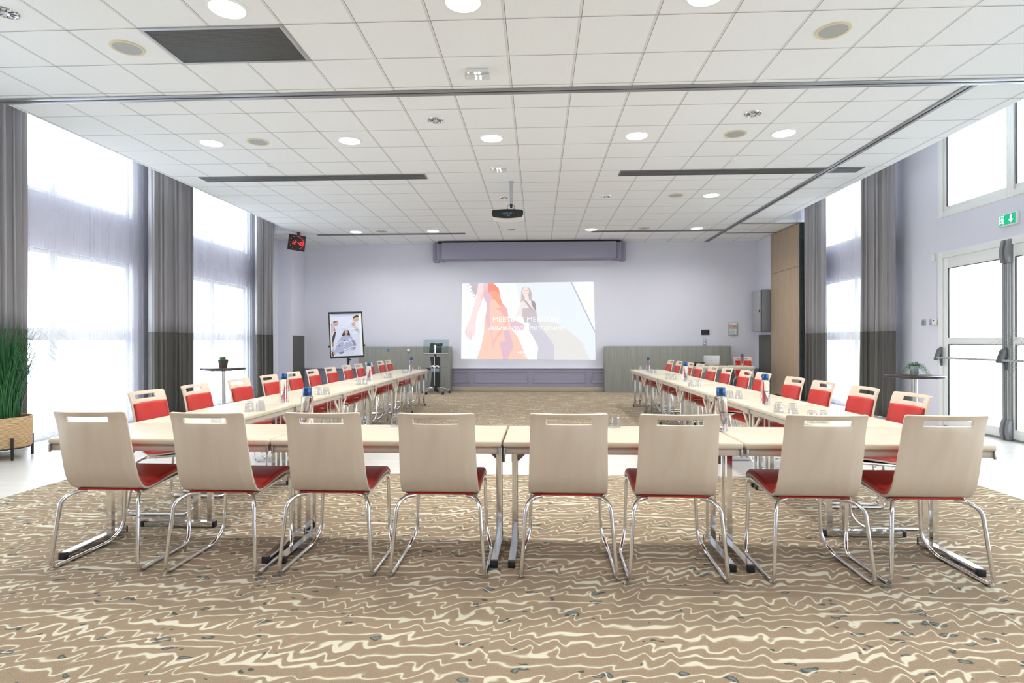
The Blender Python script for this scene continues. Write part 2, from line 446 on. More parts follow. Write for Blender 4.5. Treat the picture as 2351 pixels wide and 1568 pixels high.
# the two upper windows over the door: deep white casing, black gasket
for y0, y1 in ((7.75, 9.0), (6.4, 7.75)):
    w = window(XR+.05, y0, y1, 3.2, 4.78, fw=.07, side=-1)
    b = MB().box(XR-.012, XR+.012, y1-.055 if y1 < 8 else y1-.005, y1 if y1 < 8 else y1+.10, 3.12, 4.78).box(XR-.012, XR+.012, y0 if y0 > 7 else y0-.05, y0+.055, 3.12, 4.78).box(XR-.012, XR+.012, y0+.055, y1-.055 if y1 < 8 else y1-.005, 3.12, 3.205)
    b.build('casing', WHITE, w, bevel=.004)
    b = MB().box(XR+.004, XR+.018, y1-.088, y1-.072, 3.27, 4.7)
    b.build('gasket', BLACK, w)
# fire-exit double door -------------------------------------------------
def door():
    Y0, Y1, Z1 = 6.52, 9.09, 2.61
    b = MB().box(XR-.02, XR+.12, Y1-.10, Y1, -.006, Z1).box(XR-.02, XR+.12, Y0, Y0+.10, -.006, Z1).box(XR-.02, XR+.12, Y0+.1, Y1-.1, Z1-.10, Z1)
    d = struct(b, 'door_1', WHITE, bevel=.006)
    MB().box(XR, XR+.12, Y0+.1, Y1-.1, -.006, .02).build('threshold', ALU, d)
    for k, (a, c) in enumerate(((7.80, 8.985), (6.625, 7.77))):
        b = MB(); x0, x1 = XR+.0, XR+.06; f = .09
        b.box(x0, x1, a, a+f, .02, Z1-.1).box(x0, x1, c-f, c, .02, Z1-.1)
        b.box(x0, x1, a+f, c-f, .02, .14).box(x0, x1, a+f, c-f, Z1-.26, Z1-.1).box(x0, x1, a+f, c-f, 1.225, 1.325)
        leaf = b.build('door_leaf', WHITE, d, bevel=.004)
        MB().box(XR+.025, XR+.037, a+f-.01, c-f+.01, .13, Z1-.25).build('pane', PANE, leaf)
        g = MB()
        for z0, z1 in ((.14, 1.225), (1.325, Z1-.26)):
            g.box(x0-.003, x0+.012, c-f-.012, c-f, z0, z1).box(x0-.003, x0+.012, a+f, c-f, z1-.010, z1)
        g.build('gasket', BLACK, leaf)
        # panic bar
        bar = MB().tube([(XR-.10, a+.02, 1.025), (XR-.10, c+.02, 1.025)], .014, 12).build('panic_bar', STEEL, d, smooth=True)
        for yy, sgn in ((c+.02, 1), (a+.02, -1)):
            m = MB()
            prof = [(-.02, 1.19), (-.075, 1.15), (-.125, 1.0), (-.11, .985), (-.085, .99), (-.05, 1.09), (-.03, .94), (-.02, .90)]
            m.prism([(p[0], p[1]) for p in prof], .055, Matrix.Translation((XR, yy-.03, 0)))
            m.build('panic_bar_arm', ARMG, bar, bevel=.006)
    # top and bottom bolt covers on the meeting stile
    b = MB()
    for z0, z1 in ((2.28, 2.58), (.0, .26)):
        zm = (z0+z1)/2
        for y in (7.80, 7.71):
            b.prism([(-.06, z0), (-.005, z0), (-.005, z1), (-.045, z1), (-.07, zm+.04), (-.075, zm-.03)], .05, Matrix.Translation((XR, y, 0)))
    b.build('bolt_cover', GREYPL, d, bevel=.006)
    for y in (7.83, 7.74):
        MB().box(XR-.035, XR-.0, y-.02, y+.02, .26, 2.28).build('bolt_rod', ALU, d, bevel=.006)
    return d
door()
# a pale rendered wall of the neighbouring wing and the paving outside the door
struct(MB().box(9.6, 9.9, 3.0, 9.35, -.3, 6), 'exterior_wall', mat('pale_render', (.80,.81,.85), .9))
struct(MB().box(XR+.2, 16, -6, 18, -.3, -.02).box(-16, XL-.2, -6, 18, -.3, -.02), 'exterior_ground', mat('pale_paving', (.62,.62,.61), .9))

# dado panelling, plinth, trim on the back wall ---------------------------------
b = MB().box(-6.16, 5.66, 15.17, YB, 0, .57)
struct(b, 'trim_1', WALLD)
struct(MB().box(-6.16, 5.66, 15.14, YB, .57, .615), 'trim_2', WALL, bevel=.008)
def panel_frame(x0, x1, z0, z1):
    b = MB(); t = .035; y0, y1 = 15.155, 15.172
    b.box(x0, x1, y0, y1, z0, z0+t).box(x0, x1, y0, y1, z1-t, z1).box(x0, x0+t, y0, y1, z0+t, z1-t).box(x1-t, x1, y0, y1, z0+t, z1-t)
    return b
k = 3
for x0, x1 in ((-6.0, -4.65), (-2.9, -1.78), (-1.66, -.26), (-.14, 1.26), (1.38, 2.5), (4.3, 5.55)):
    struct(panel_frame(x0, x1, .20, .50), 'trim_%d' % k, WALLD, bevel=.006); k += 1
struct(MB().box(-2.22, 1.70, 14.95, 15.17, 0, .11), 'trim_%d' % k, PLINTH, bevel=.006)

# grey laminate wall boxes and dado panels
def gbox(x0, x1, lab):
    t = tag(MB().box(x0, x1, 14.75, 15.13, 0, 1.155).build('radiator_casing', LAMG, bevel=.004), lab, 'casing', 'grey laminate casings along the back wall')
    return t
gbox(-4.58, -2.225, 'low grey wood-grain wall casing behind the lectern, left of the projection')
gbox(1.70, 4.83, 'low grey wood-grain wall casing behind the right table row, right of the projection')
tag(MB().box(5.64, 5.66, 14.40, 15.13, .0, 1.43).build('wall_panel', LAMD, bevel=.003), 'dark grey dado panel below the wall cabinet beside the folding partition', 'panel', 'dark grey dado panels')
tag(MB().box(-6.16, -6.14, 14.43, 15.13, .0, 1.44).build('wall_panel', LAMD, bevel=.003), 'narrow dark grey dado panel in the corner left of the poster stand', 'panel', 'dark grey dado panels')

# ================================================================== CEILING THINGS
def track(name, pts, w, lab):
    (x0, y0), (x1, y1) = pts
    b = MB(); b2 = MB(); h = .012
    if abs(x1-x0) > abs(y1-y0):
        b.box(x0, x1, y0-w/2, y0-.012, CE-h, CE).box(x0, x1, y0+.012, y0+w/2, CE-h, CE); b2.box(x0, x1, y0-.012, y0+.012, CE-.004, CE)
    else:
        b.box(x0-w/2, x0-.012, y0, y1, CE-h, CE).box(x0+.012, x0+w/2, y0, y1, CE-h, CE); b2.box(x0-.012, x0+.012, y0, y1, CE-.004, CE)
    o = b.build(name, ALU, bevel=.003); b2.build('slot', DARK, o)
    return tag(o, lab, 'track', 'partition tracks in the ceiling')
track('ceiling_track', ((EL, 5.945), (ER, 5.945)), .135, 'grey metal partition track crossing the whole ceiling from side to side')
track('ceiling_track', ((4.345, 6.015), (4.345, 15.2)), .115, 'grey metal partition track running along the ceiling toward the back wall')
track('ceiling_track', ((4.41, 12.87), (5.60, 12.87)), .06, 'short cross track on the ceiling nearer the camera, above the partition stack')
track('ceiling_track', ((4.41, 13.99), (5.63, 13.99)), .06, 'short cross track on the ceiling nearest the back wall')

def slot_diffuser(x0, x1, yc, lab, w=.13):
    b = MB()
    b.box(x0, x1, yc-w, yc-w+.02, CE-.012, CE).box(x0, x1, yc+w-.02, yc+w, CE-.012, CE).box(x0, x0+.02, yc-w+.02, yc+w-.02, CE-.012, CE).box(x1-.02, x1, yc-w+.02, yc+w-.02, CE-.012, CE)
    o = b.build('slot_diffuser', SLOTG)
    MB().box(x0+.02, x1-.02, yc-w+.02, yc+w-.02, CE-.003, CE).build('slot_recess', DARK, o)
    f = MB()
    for i in range(1, 5):
        y = yc-w+.02+(2*w-.04)*i/5
        f.box(x0+.02, x1-.02, y-.008, y+.008, CE-.012, CE-.004)
    f.build('fin', SLOTG, o)
    return tag(o, lab, 'air vent', 'linear air diffusers in the ceiling')
slot_diffuser(-5.25, -1.717, 8.95, 'long grey linear ceiling vent on the left, nearer the camera')
slot_diffuser(1.25, 4.28, 8.935, 'long grey linear ceiling vent on the right, nearer the camera, up to the track')
slot_diffuser(4.41, 4.82, 8.925, 'short end piece of grey linear vent beyond the ceiling track')
slot_diffuser(-5.25, -1.70, 13.73, 'thin grey linear ceiling vent beside the red digital clock', .07)
slot_diffuser(1.258, 4.28, 13.64, 'thin grey linear ceiling vent near the back wall on the right', .07)

b = MB(); x0, x1, y0, y1 = -3.25, -2.055, 4.612, 5.22
b.box(x0, x1, y0, y0+.03, CE-.012, CE).box(x0, x1, y1-.03, y1, CE-.012, CE).box(x0, x0+.03, y0+.03, y1-.03, CE-.012, CE).box(x1-.03, x1, y0+.03, y1-.03, CE-.012, CE)
o = tag(b.build('return_air_grille', LGREY, bevel=.003), 'large dark perforated air grille in a grey frame in the ceiling', 'air vent')
MB().box(x0+.03, x1-.03, y0+.03, y1-.03, CE-.006, CE).build('perforated_plate', GRILLE, o)

LAMPS = []
def ring_bm(r0, r1, h, n=40):
    return MB().rings([[Vector((r*cos(2*pi*k/n), r*sin(2*pi*k/n), z)) for k in range(n)] for r, z in ((r1, 0), (r1-.004, -h), (r0+.004, -h), (r0, -.002))], True, False)
def downlight(x, y, lab, on=True):
    t = thing('downlight', lab, 'ceiling light', (x, y, CE), 0, 'lit round downlights')
    ring_bm(.128, .150, .010).build('rim', WHITE, t, smooth=True)
    MB().lathe([(.131, -.004), (.131, -.0015)], 40).build('diffuser', LEDW, t)
    LAMPS.append((x, y)); return t
rows = {4.37: [(-2.371, 'large lit round downlight at the top edge, next to the dark air grille'), (-.555, 'large lit round downlight at the top edge, above the first emergency light'), (1.25, 'lit round downlight just cut off by the top edge, left of the cream speaker')],
 7.315: [(-4.176, 'lit round downlight, first from left in the middle ceiling row'), (-2.381, 'lit round downlight, second from left in the middle ceiling row'), (-.569, 'lit round downlight, third from left in the middle ceiling row'), (1.241, 'lit round downlight, fourth from left in the middle ceiling row'), (3.036, 'lit round downlight, rightmost of the middle ceiling row beside the cream speaker')],
 10.366: [(3.052, 'lone lit round downlight behind the right-hand linear vent')],
 13.40: [(-4.213, 'lit round downlight nearest the red clock, in the farthest ceiling row'), (-2.405, 'lit round downlight in the farthest ceiling row, above the poster stand and lectern'), (1.233, 'lit round downlight in the farthest row, above the right end of the screen housing'), (3.621, 'lit round downlight in the farthest row, nearest the folding partition')]}
for y, l in rows.items():
    for x, lab in l: downlight(x, y, lab)
for y in (1.4,):                      # the rows over and behind the camera: only their light is seen
    for x in (-4.19, -2.38, -.565, 1.245, 3.04): LAMPS.append((x, y))
LAMPS.append((3.04, 4.37)); 
def speaker(x, y, lab):
    t = thing('ceiling_speaker', lab, 'ceiling speaker', (x, y, CE), 0, 'round ceiling speakers')
    ring_bm(.108, .137, .010).build('rim', CREAM, t, smooth=True)
    MB().lathe([(.110, -.006), (.110, -.001)], 36).build('speaker_mesh', SPKR, t)
for x, y, lab in ((-3.554, 4.915, 'round cream-rimmed ceiling speaker left of the dark air grille'), (2.439, 4.915, 'round cream-rimmed ceiling speaker at upper right of the photo, in front of the cross track'),
  (-3.562, 7.30, 'round cream-rimmed ceiling speaker between the two leftmost middle-row downlights'), (2.446, 7.31, 'round cream-rimmed ceiling speaker beside the rightmost middle-row downlight'),
  (2.433, 10.334, 'round ceiling speaker next to the lone downlight behind the right vent'), (-3.603, 13.367, 'small far ceiling speaker above the left far linear vent'), (2.423, 13.325, 'small far ceiling speaker above the right far linear vent')):
    speaker(x, y, lab)
def spot(x, y, lab):
    t = thing('recessed_spotlight', lab, 'ceiling light', (x, y, CE), 0, 'unlit chrome spotlights')
    ring_bm(.078, .092, .008).build('rim', CHROME, t, smooth=True)
    b = MB().lathe([(.079, -.002), (.074, -.0035), (.05, -.0045), (.028, -.003), (.0275, -.012), (.012, -.016)], 18)
    b.build('reflector', REFL, t)
    b = MB()
    for k in range(9):
        a = 2*pi*k/9; M = Matrix.Rotation(a, 4, 'Z')
        b.box(.03, .070, -.0035, .0035, -.0075, -.0045, M)
    b.build('reflector_facet', BLACK, t)
for x, y, lab in ((-4.115, 4.343, 'unlit chrome recessed spotlight at the top left corner'), (-1.171, 6.694, 'unlit chrome spotlight just behind the cross track, left of centre'), (2.427, 6.675, 'unlit chrome spotlight behind the cross track, in front of a cream speaker'),
  (-.582, 10.365, 'unlit chrome spotlight beside the projector pole'), (1.222, 10.364, 'unlit chrome spotlight below the right-hand linear vent'), (-.59, 13.318, 'small far chrome spotlight behind and below the projector')):
    spot(x, y, lab)
def smoke(x, y, lab):
    t = thing('smoke_detector', lab, 'smoke detector', (x, y, CE), 0, 'white smoke detectors')
    MB().lathe([(.055, 0), (.055, -.018), (.045, -.024)], 24).build('base', WHITEP, t, smooth=True)
    MB().lathe([(.035, -.022), (.038, -.045), (.022, -.056)], 20).build('sensor_head', WHITEP, t, smooth=True)
smoke(-3.879, 8.275, 'small white smoke detector above the left linear vent'); smoke(2.734, 8.244, 'small white smoke detector above the right linear vent'); smoke(1.482, 13.075, 'tiny white smoke detector beside a far downlight')
def emergency(x, y, lab):
    t = thing('emergency_light', lab, 'emergency light', (x, y, CE), 0, 'clear emergency lights on the ceiling')
    MB().box(-.11, .11, -.03, .03, -.035, 0).build('housing', WHITEP, t, bevel=.006)
    MB().box(-.115, .115, -.035, .035, -.080, -.036).build('clear_cover', TUMB, t, bevel=.003)
    b = MB(); 
    for dx in (-.018, .018): b.lathe([(.009, -.045), (.009, -.036)], 12, Matrix.Translation((dx, -.012, 0)))
    b.build('led', mat('led_white', (.9,.9,.9), .5, emit=(.9,1,1), estr=14.), t)
    MB().lathe([(.006, -.044), (.006, -.036)], 10, Matrix.Translation((-.085, -.02, 0))).build('indicator', mat('led_amber', (.9,.5,.1), .5, emit=(1,.6,.15), estr=6.), t)
emergency(-.559, 5.47, 'clear-covered emergency light on the ceiling in front of the cross track'); emergency(-.56, 8.50, 'clear-covered emergency light on the ceiling just before the projector pole')

# projector ---------------------------------------------------------------
t = thing('projector', 'black and white projector hanging from the ceiling on a grey pole', 'projector', (-.445, 9.33, CE))
MB().cyl(.03, 0, -.36, 0, .024, 16).build('pole', LGREY, t, smooth=True)
MB().cyl(.03, 0, -.012, 0, .045, 20).build('ceiling_plate', LGREY, t, smooth=True)
MB().cyl(.03, 0, -.42, -.345, .02, 12).build('joint', BLACK, t, smooth=True)
b = MB()
for dx in (-.06, .0, .055): b.tube(catmull([(.03, -.01, -.37), (.03+dx*.8, -.03, -.39), (.03+dx, -.03, -.43), (.02+dx*.5, -.01, -.46)], 5), .004, 6)
b.build('cable', BLACK, t, smooth=True)
def slab_poly(w, h):
    P = []
    for k in range(13): u = -1+2*k/12; P.append((u*w*.92, h+.012*(1-u*u)))
    P += [(w, h-.02), (w, -h+.035)]
    for k in range(13): u = 1-2*k/12; P.append((u*w*.92, -h-.022*(1-u*u)))
    P += [(-w, -h+.035), (-w, h-.02)]
    return P
MB().prism(slab_poly(.25, .055), .34, Matrix.Translation((-.03, .02, -.505))).build('body', WHITEP, t, bevel=.008)
MB().prism(slab_poly(.252, .056), .03, Matrix.Translation((-.03, -.005, -.505))).build('rear_panel', BLACK, t, bevel=.006)
b = MB().box(-.10, .02, -.0075, -.005, -.54, -.49)
b.build('input_bay', mat('port_blue', (.03,.06,.10), .4), t)
b = MB()
for i in range(9): b.box(-.12+i*.022, -.112+i*.022, -.0085, -.005, -.505, -.500)
for i in range(5): b.box(-.04+i*.01, -.035+i*.01, -.0085, -.005, -.552, -.547)
b.build('port', STEEL, t)
MB().lathe([(.05, 0), (.05, .03), (.04, .03)], 20, Matrix.Translation((.06, .355, -.505)) @ Matrix.Rotation(-pi/2, 4, 'X')).build('lens', BLACK, t, smooth=True)

# screen housing ------------------------------------------------------------
t = thing('screen_housing', 'long purple projection screen housing under the ceiling at the back wall', 'screen housing', (-.22, 14.95, CE))
MB().box(-2.20, 2.20, -.25, .24, -.46, -.05).build('front_box', WALLD, t, bevel=.006)
for s in (-1, 1):
    o = MB().box(*sorted((s*2.20, s*2.34)), -.14, .24, -.48, -.05).build('end_box', WALLD, t, bevel=.006)
    MB().box(*sorted((s*2.34, s*2.47)), -.02, .24, -.50, -.05).build('end_cap', WALLD, o, bevel=.006)
MB().box(-2.3, 2.3, -.2, .24, -.05, -.005).build('painted_gap_shade', DARK, t)  # black block puts the shade of the gap above the housing into colour

# clock ---------------------------------------------------------------------
REDL = mat('red_led', (.9,.05,.05), .5, emit=(1,.02,.03), estr=1.4)
t = thing('digital_clock', 'black square digital clock with red 12 48 display hung from the ceiling', 'clock', (-5.55, 13.35, CE))
MB().box(-.03, .03, -.03, .03, -.13, 0).build('bracket', BLACK, t)
Mc = Matrix.Translation((-.03, -.04, -.26)) @ Matrix.Rotation(R(22), 4, 'Z') @ Matrix.Rotation(R(10), 4, 'X') @ Matrix.Rotation(R(7), 4, 'Y')
MB().box(-.19, .19, 0, .05, -.18, .18, Mc).build('case', BLACK, t, bevel=.006)
b = MB()
SEG = {'1': 'bc', '2': 'abged', '4': 'fgbc', '8': 'abcdefg'}
def seg7(ch, ox, oz, w, h, th):
    sk = lambda z: (z-oz)*.18
    P = {'a': (0, w, h), 'g': (0, w, h/2), 'd': (0, w, 0)}
    for s in SEG[ch]:
        if s in P:
            z = oz+P[s][2]; b.box(ox+sk(z)+th*.3, ox+sk(z)+w-th*.3, -.004, -.001, z-th/2, z+th/2, Mc)
        else:
            x = ox+(w if s in 'bc' else 0); za, zb = (oz+h/2, oz+h) if s in 'bf' else (oz, oz+h/2)
            b.add([Mc @ Vector((x+sk(za)-th/2, -.003, za+.003)), Mc @ Vector((x+sk(za)+th/2, -.003, za+.003)), Mc @ Vector((x+sk(zb)+th/2, -.003, zb-.003)), Mc @ Vector((x+sk(zb)-th/2, -.003, zb-.003))], [(0,1,2,3)])
for ch, ox in (('1', -.135), ('2', -.066), ('4', .018), ('8', .084)): seg7(ch, ox, -.04, .042, .08, .010)
b.build('digits', REDL, t)
b = MB()
for k in range(60):
    a = pi/2 - 2*pi*k/60
    if k % 5 == 0 or k <= 24:
        r = .0065 if k % 5 == 0 else .005
        b.lathe([(r, -.003), (r, -.001)], 8, Mc @ Matrix.Translation((.15*cos(a), 0, .15*sin(a))) @ Matrix.Rotation(-pi/2, 4, 'X') @ Matrix.Translation((0,0,0)))
b.build('second_dots', REDL, t)
t = thing('motion_sensor', 'small round white sensor at the ceiling corner beside the red clock', 'sensor', (-6.13, 14.33, CE-.08))
MB().lathe([(.055, 0), (.05, .05), (.03, .07)], 20, Matrix.Rotation(pi/2, 4, 'X')).build('dome', WHITEP, t, smooth=True)
MB().box(-.03, .03, .0, .04, .0, .08).build('mount', WHITEP, t)

# ================================================================== FURNITURE
# ---- chair ------------------------------------------------------------------
PROF = [(-.028,.900),(-.011,.857),(.006,.790),(.022,.708),(.039,.625),(.056,.552),(.077,.496),(.107,.455),(.152,.439),(.235,.446),(.325,.460),(.415,.471),(.485,.473),(.532,.462),(.554,.442)]
PC = catmull([(0, a, c) for a, c in PROF], 8)
PL = [0.]
for i in range(1, len(PC)): PL.append(PL[-1] + (PC[i]-PC[i-1]).length)
def prof_at(s):
    s = max(0, min(PL[-1], s))
    for i in range(1, len(PL)):
        if PL[i] >= s:
            t = (s-PL[i-1])/max(1e-9, PL[i]-PL[i-1]); p = PC[i-1].lerp(PC[i], t); d = (PC[i]-PC[i-1]).normalized(); return p, d
def s_of_z(z):
    for i in range(1, len(PC)):
        if PC[i].z <= z and PC[i].y < .10:
            return PL[i-1] + (PC[i-1].z-z)/max(1e-9, PC[i-1].z-PC[i].z)*(PL[i]-PL[i-1])
def shell_pt(s, t, off=0., hw=.204):
    p, d = prof_at(s)
    nrm = Vector((0, -d.z, d.y))                         # towards the sitter
    back = max(0., min(1., (p.z-.48)/.3)) if p.y < .12 else 0.
    c = .040*back*(1-t*t)
    w = hw*(1.055 - .05*back)
    q = Vector((t*w, p.y-c, p.z)) + nrm*off
    return q
def chair():
    t = thing('conference_chair', 'x', 'chair')
    sz = s_of_z
    SS = [0, .006, sz(.886), sz(.874), sz(.860), sz(.843)]
    n1 = 9; s5 = SS[-1]
    SS += [s5 + (PL[-1]-s5)*k/26 for k in range(1, 27)]
    TT = [-1, -.985, -.95, -.88, -.76, -.62, -.58, -.4, -.2, 0, .2, .4, .58, .62, .76, .88, .95, .985, 1]
    bm = bmesh.new(); G = []
    for i, s in enumerate(SS):
        row = []
        for tt in TT:
            ss = s
            e = max(0., (abs(tt)-.945)/.055)
            if i < 3: ss = s + (.009*(1-math.sqrt(max(0, 1-e*e))))*(1-i/3)
            row.append(bm.verts.new(shell_pt(ss, tt)))
        G.append(row)
    for i in range(len(SS)-1):
        for j in range(len(TT)-1):
            if SS[i] >= sz(.874)-1e-6 and SS[i+1] <= sz(.843)+1e-6 and abs(TT[j]) <= .61 and abs(TT[j+1]) <= .61: continue
            bm.faces.new((G[i][j], G[i+1][j], G[i+1][j+1], G[i][j+1]))
    bmesh.ops.recalc_face_normals(bm, faces=bm.faces[:])
    me = bpy.data.meshes.new('shell'); bm.to_mesh(me); bm.free()
    o = bpy.data.objects.new('shell', me); COL.objects.link(o); me.materials.append(PLY)
    m = o.modifiers.new('s', 'SOLIDIFY'); m.thickness = .013; m.offset = 0
    m = o.modifiers.new('b', 'BEVEL'); m.width = .0025; m.segments = 2; m.limit_method = 'ANGLE'; m.angle_limit = R(50)
    me2 = bpy.data.meshes.new_from_object(o.evaluated_get(bpy.context.evaluated_depsgraph_get()))
    for p in me2.polygons: p.use_smooth = True
    bm = bmesh.new(); bm.from_mesh(me2)
    for e in bm.edges:
        if len(e.link_faces) == 2 and e.calc_face_angle(0) > R(35): e.smooth = False
    bm.to_mesh(me2); bm.free()
    o.modifiers.clear(); o.data = me2; o.parent = t; o.name = 'shell'
    def pad(name, s0, s1, hw, th, off=.006, under=False):
        b = MB(); ns, nt = 18, 16; rr = .018
        TTp = [-1, -.985, -.96, -.92, -.86, -.7, -.45, -.2, 0, .2, .45, .7, .86, .92, .96, .985, 1]
        F = []; K = []
        for i in range(ns+1):
            u = i/ns; s = s0+(s1-s0)*(.5-.5*cos(pi*u)) if True else 0
            fr, kr = [], []
            for tt in TTp:
                e = min((1-abs(tt))*hw, (s-s0), (s1-s))
                h = 1. if e >= rr else math.sqrt(max(0, 1-(1-e/rr)**2))
                fr.append(shell_pt(s, tt, off+th*h, hw)); kr.append(shell_pt(s, tt, off, hw))
            F.append(fr); K.append(kr)
        n = len(TTp)
        for grid, fl in ((F, 0), (K, 1)):
            bb = len(b.v)
            for r in grid: b.v += r
            for i in range(ns):
                for j in range(n-1):
                    f = [bb+i*n+j, bb+(i+1)*n+j, bb+(i+1)*n+j+1, bb+i*n+j+1]
                    b.f.append(f if not fl else f[::-1]); b.mi.append(0)
        if under:
            b.box(-.185, .185, .115, .50, .4298, .437)
        return b
    p1 = pad('backrest_pad', sz(.814), sz(.520), .187, .020)
    p1.build('backrest_pad', RED, t, smooth=True, angle=60)
    b = MB()
    for sg in (-1, 1):
        b.tube([shell_pt(sz(.809)+(sz(.545)-sz(.809))*k/10, sg*.86, .0255, .187) for k in range(11)], .0022, 6)
    b.build('seam', RED, bpy.data.objects[t.children[-1].name] if False else [c for c in t.children if c.name.startswith('backrest_pad')][0], smooth=True)
    p2 = pad('seat_pad', sz(.520)+.004, PL[-1]-.006, .205, .024, under=True)
    p2.build('seat_pad', RED, t, smooth=True, angle=60)
    for sg in (-1, 1):
        pts = fillet([(sg*.145, .135, .421), (sg*.198, .100, .419), (sg*.228, .045, .388), (sg*.257, .0, .011), (sg*.257, .455, .011), (sg*.220, .525, .085), (sg*.208, .535, .430), (sg*.200, .49, .447), (sg*.196, .13, .420)], [.05, .06, .05, .055, .06, .06, .03, .05, .05])
        fr = MB().tube(pts, .0108, 10).build('sled_leg', CHROME, t, smooth=True)
        g = MB()
        for yy in (.06, .38): g.box(sg*.257-.008, sg*.257+.008, yy-.014, yy+.014, 0., .016)
        g.build('glide', BLACK, fr, bevel=.003)
        MB().lathe([(.007, 0), (.007, .008)], 8, Matrix.Translation((sg*.243, .033, .30)) @ Matrix.Rotation(sg*pi/2, 4, 'Y')).build('stacking_knob', CHROME, fr)
    MB().tube([(-.20, .47, .444), (.20, .47, .444)], .009, 8).build('crossbar', CHROME, t, smooth=True)
    MB().tube([(-.196, .18, .418), (.196, .18, .418)], .009, 8).build('crossbar', CHROME, t, smooth=True)
    return t
CH0 = chair(); CH_USED = [False]
def place_chair(x, y, rz, label, group):
    if not CH_USED[0]:
        CH_USED[0] = True; CH0.location = (x, y, 0); CH0.rotation_euler = (0,0,rz); CH0['label'] = label; CH0['group'] = group; return CH0
    return dup(CH0, (x, y, 0), rz, label, group)
ORD = ['first','second','third','fourth','fifth','sixth','seventh','eighth','ninth','tenth','eleventh','twelfth']
FX = [(-2.472, 3.140, -1.0), (-1.790, 3.106, -1.2), (-1.158, 3.120, -.6), (-.541, 3.110, -.3), (.165, 3.112, -.8), (.742, 3.098, -1.5), (1.490, 3.098, -1.0), (2.088, 3.100, -.6)]
FD = ['leftmost of the eight chairs seen from behind', 'second from the left of the chairs seen from behind', 'third from the left of the chairs seen from behind, before a bottle', 'fourth from the left of the chairs seen from behind',
      'fifth of the chairs seen from behind, just right of the middle table joint', 'third from the right of the chairs seen from behind', 'second from the right of the chairs seen from behind', 'rightmost of the eight chairs seen from behind']
for (x, y, a), d in zip(FX, FD):
    place_chair(x, y, R(a), 'beech chair, ' + d, 'chairs along the front table row')
LY = [4.43, 5.08, 5.85, 6.53, 7.20, 7.83, 8.53, 9.274, 9.93, 10.557, 11.352, 11.97]
RY = [4.30, 4.895, 5.58, 6.187, 7.03, 7.61, 8.34, 9.00, 9.72, 10.33, 11.13, 11.828]
for i, y in enumerate(LY):
    place_chair(-3.03-.004*i, y, R(-90+[0,1,-1,.5][i%4]), 'red padded beech chair along the left table row, %s from the front' % ORD[i], 'red chairs along the left table row')
for i, y in enumerate(RY):
    place_chair(2.655, y, R(90+[.5,-1,0,1][i%4]), 'red padded beech chair along the right table row, %s from the front' % ORD[i], 'red chairs along the right table row')
place_chair(4.86, 14.02, R(180), 'red padded beech chair facing the camera behind the far laptop table', 'chairs at the speaker table')

# ---- tables -----------------------------------------------------------------
def table(L, label, group):
    t = thing('folding_table', label, 'table', group=group); D = .62; h = L/2
    MB().box(-h, h, -D/2, D/2, .688, .725).build('tabletop', TOP, t, bevel=.0135, seg=4)
    a = MB(); i = .012
    a.box(-h+i, h-i, -D/2+i, -D/2+i+.02, .652, .688).box(-h+i, h-i, D/2-i-.02, D/2-i, .652, .688)
    a.box(-h+i, -h+i+.02, -D/2+i+.02, D/2-i-.02, .652, .688).box(h-i-.02, h-i, -D/2+i+.02, D/2-i-.02, .652, .688)
    a.build('apron', APRON, t, bevel=.004)
    for sx in (-1, 1):
        for sy in (-1, 1):
            c = MB(); c.box(sx*(h-.010)-.006, sx*(h-.010)+.006, sy*(D/2-.008)-.006, sy*(D/2-.008)+.006, .645, .690)
            c.build('corner_clip', STEEL, t, bevel=.003)
    for sx in (-1, 1):
        x = sx*(h-.045); b = MB()
        for y in (.130, .225): b.box(x-.0165, x+.0165, y-.0165, y+.0165, .036, .66)
        leg = b.build('leg', CHROME, t)
        MB().box(x-.02, x+.02, -.235, .245, .004, .040).build('foot_bar', CHROME, leg)
        for y0, y1 in ((-.262, -.235), (.245, .262)):
            MB().box(x-.021, x+.021, y0, y1, .0, .041).build('foot_cap', BLACK, leg, bevel=.003)
        br = MB(); y = .268
        def bar(p, q, w):
            p, q = Vector((p[0],0,p[1])), Vector((q[0],0,q[1])); d = (q-p).normalized(); n = Vector((-d.z,0,d.x))*w/2
            vs = [p+n, p-n, q-n, q+n]
            br.add([v+Vector((0,y,0)) for v in vs]+[v+Vector((0,y+.012,0)) for v in vs], [(0,1,2,3),(7,6,5,4),(0,4,5,1),(1,5,6,2),(2,6,7,3),(3,7,4,0)])
        A, B, Cc = (x+sx*.012, .648), (x+sx*.012, .49), (x-sx*.15, .648)
        bar(A, B, .030); bar(B, Cc, .030); bar(A, Cc, .026)
        br.build('brace', BRACE, leg)
    return t
TA = table(1.315, 'x', 'front table row'); TB = table(1.276, 'x', 'left table row')
fl = ['beech folding table at the left end of the front row', 'beech folding table second from left in the front row', 'beech folding table third from left in the front row', 'beech folding table at the right end of the front row']
rot = R(-.55)
for k in range(4):
    dx = (k-1.5)*1.325; p = (-.195+dx*cos(rot), 3.545+dx*sin(rot), 0)
    if k == 0: TA.location = p; TA.rotation_euler = (0,0,rot); TA['label'] = fl[0]
    else: dup(TA, p, rot, fl[k], 'front table row')
OD6 = ['nearest the front row', 'second from the front', 'third from the front', 'fourth from the front', 'fifth from the front', 'last, at the far end']
for k in range(6):
    p = (-2.49, 3.895+.6425+1.283*k, 0); lab = 'beech folding table of the left row, ' + OD6[k]
    if k == 0: TB.location = p; TB.rotation_euler = (0,0,R(-90)); TB['label'] = lab
    else: dup(TB, p, R(-90), lab, 'left table row')
    dup(TB, (2.135, 3.868+.6425+1.283*k, 0), R(90), 'beech folding table of the right row, ' + OD6[k], 'right table row')
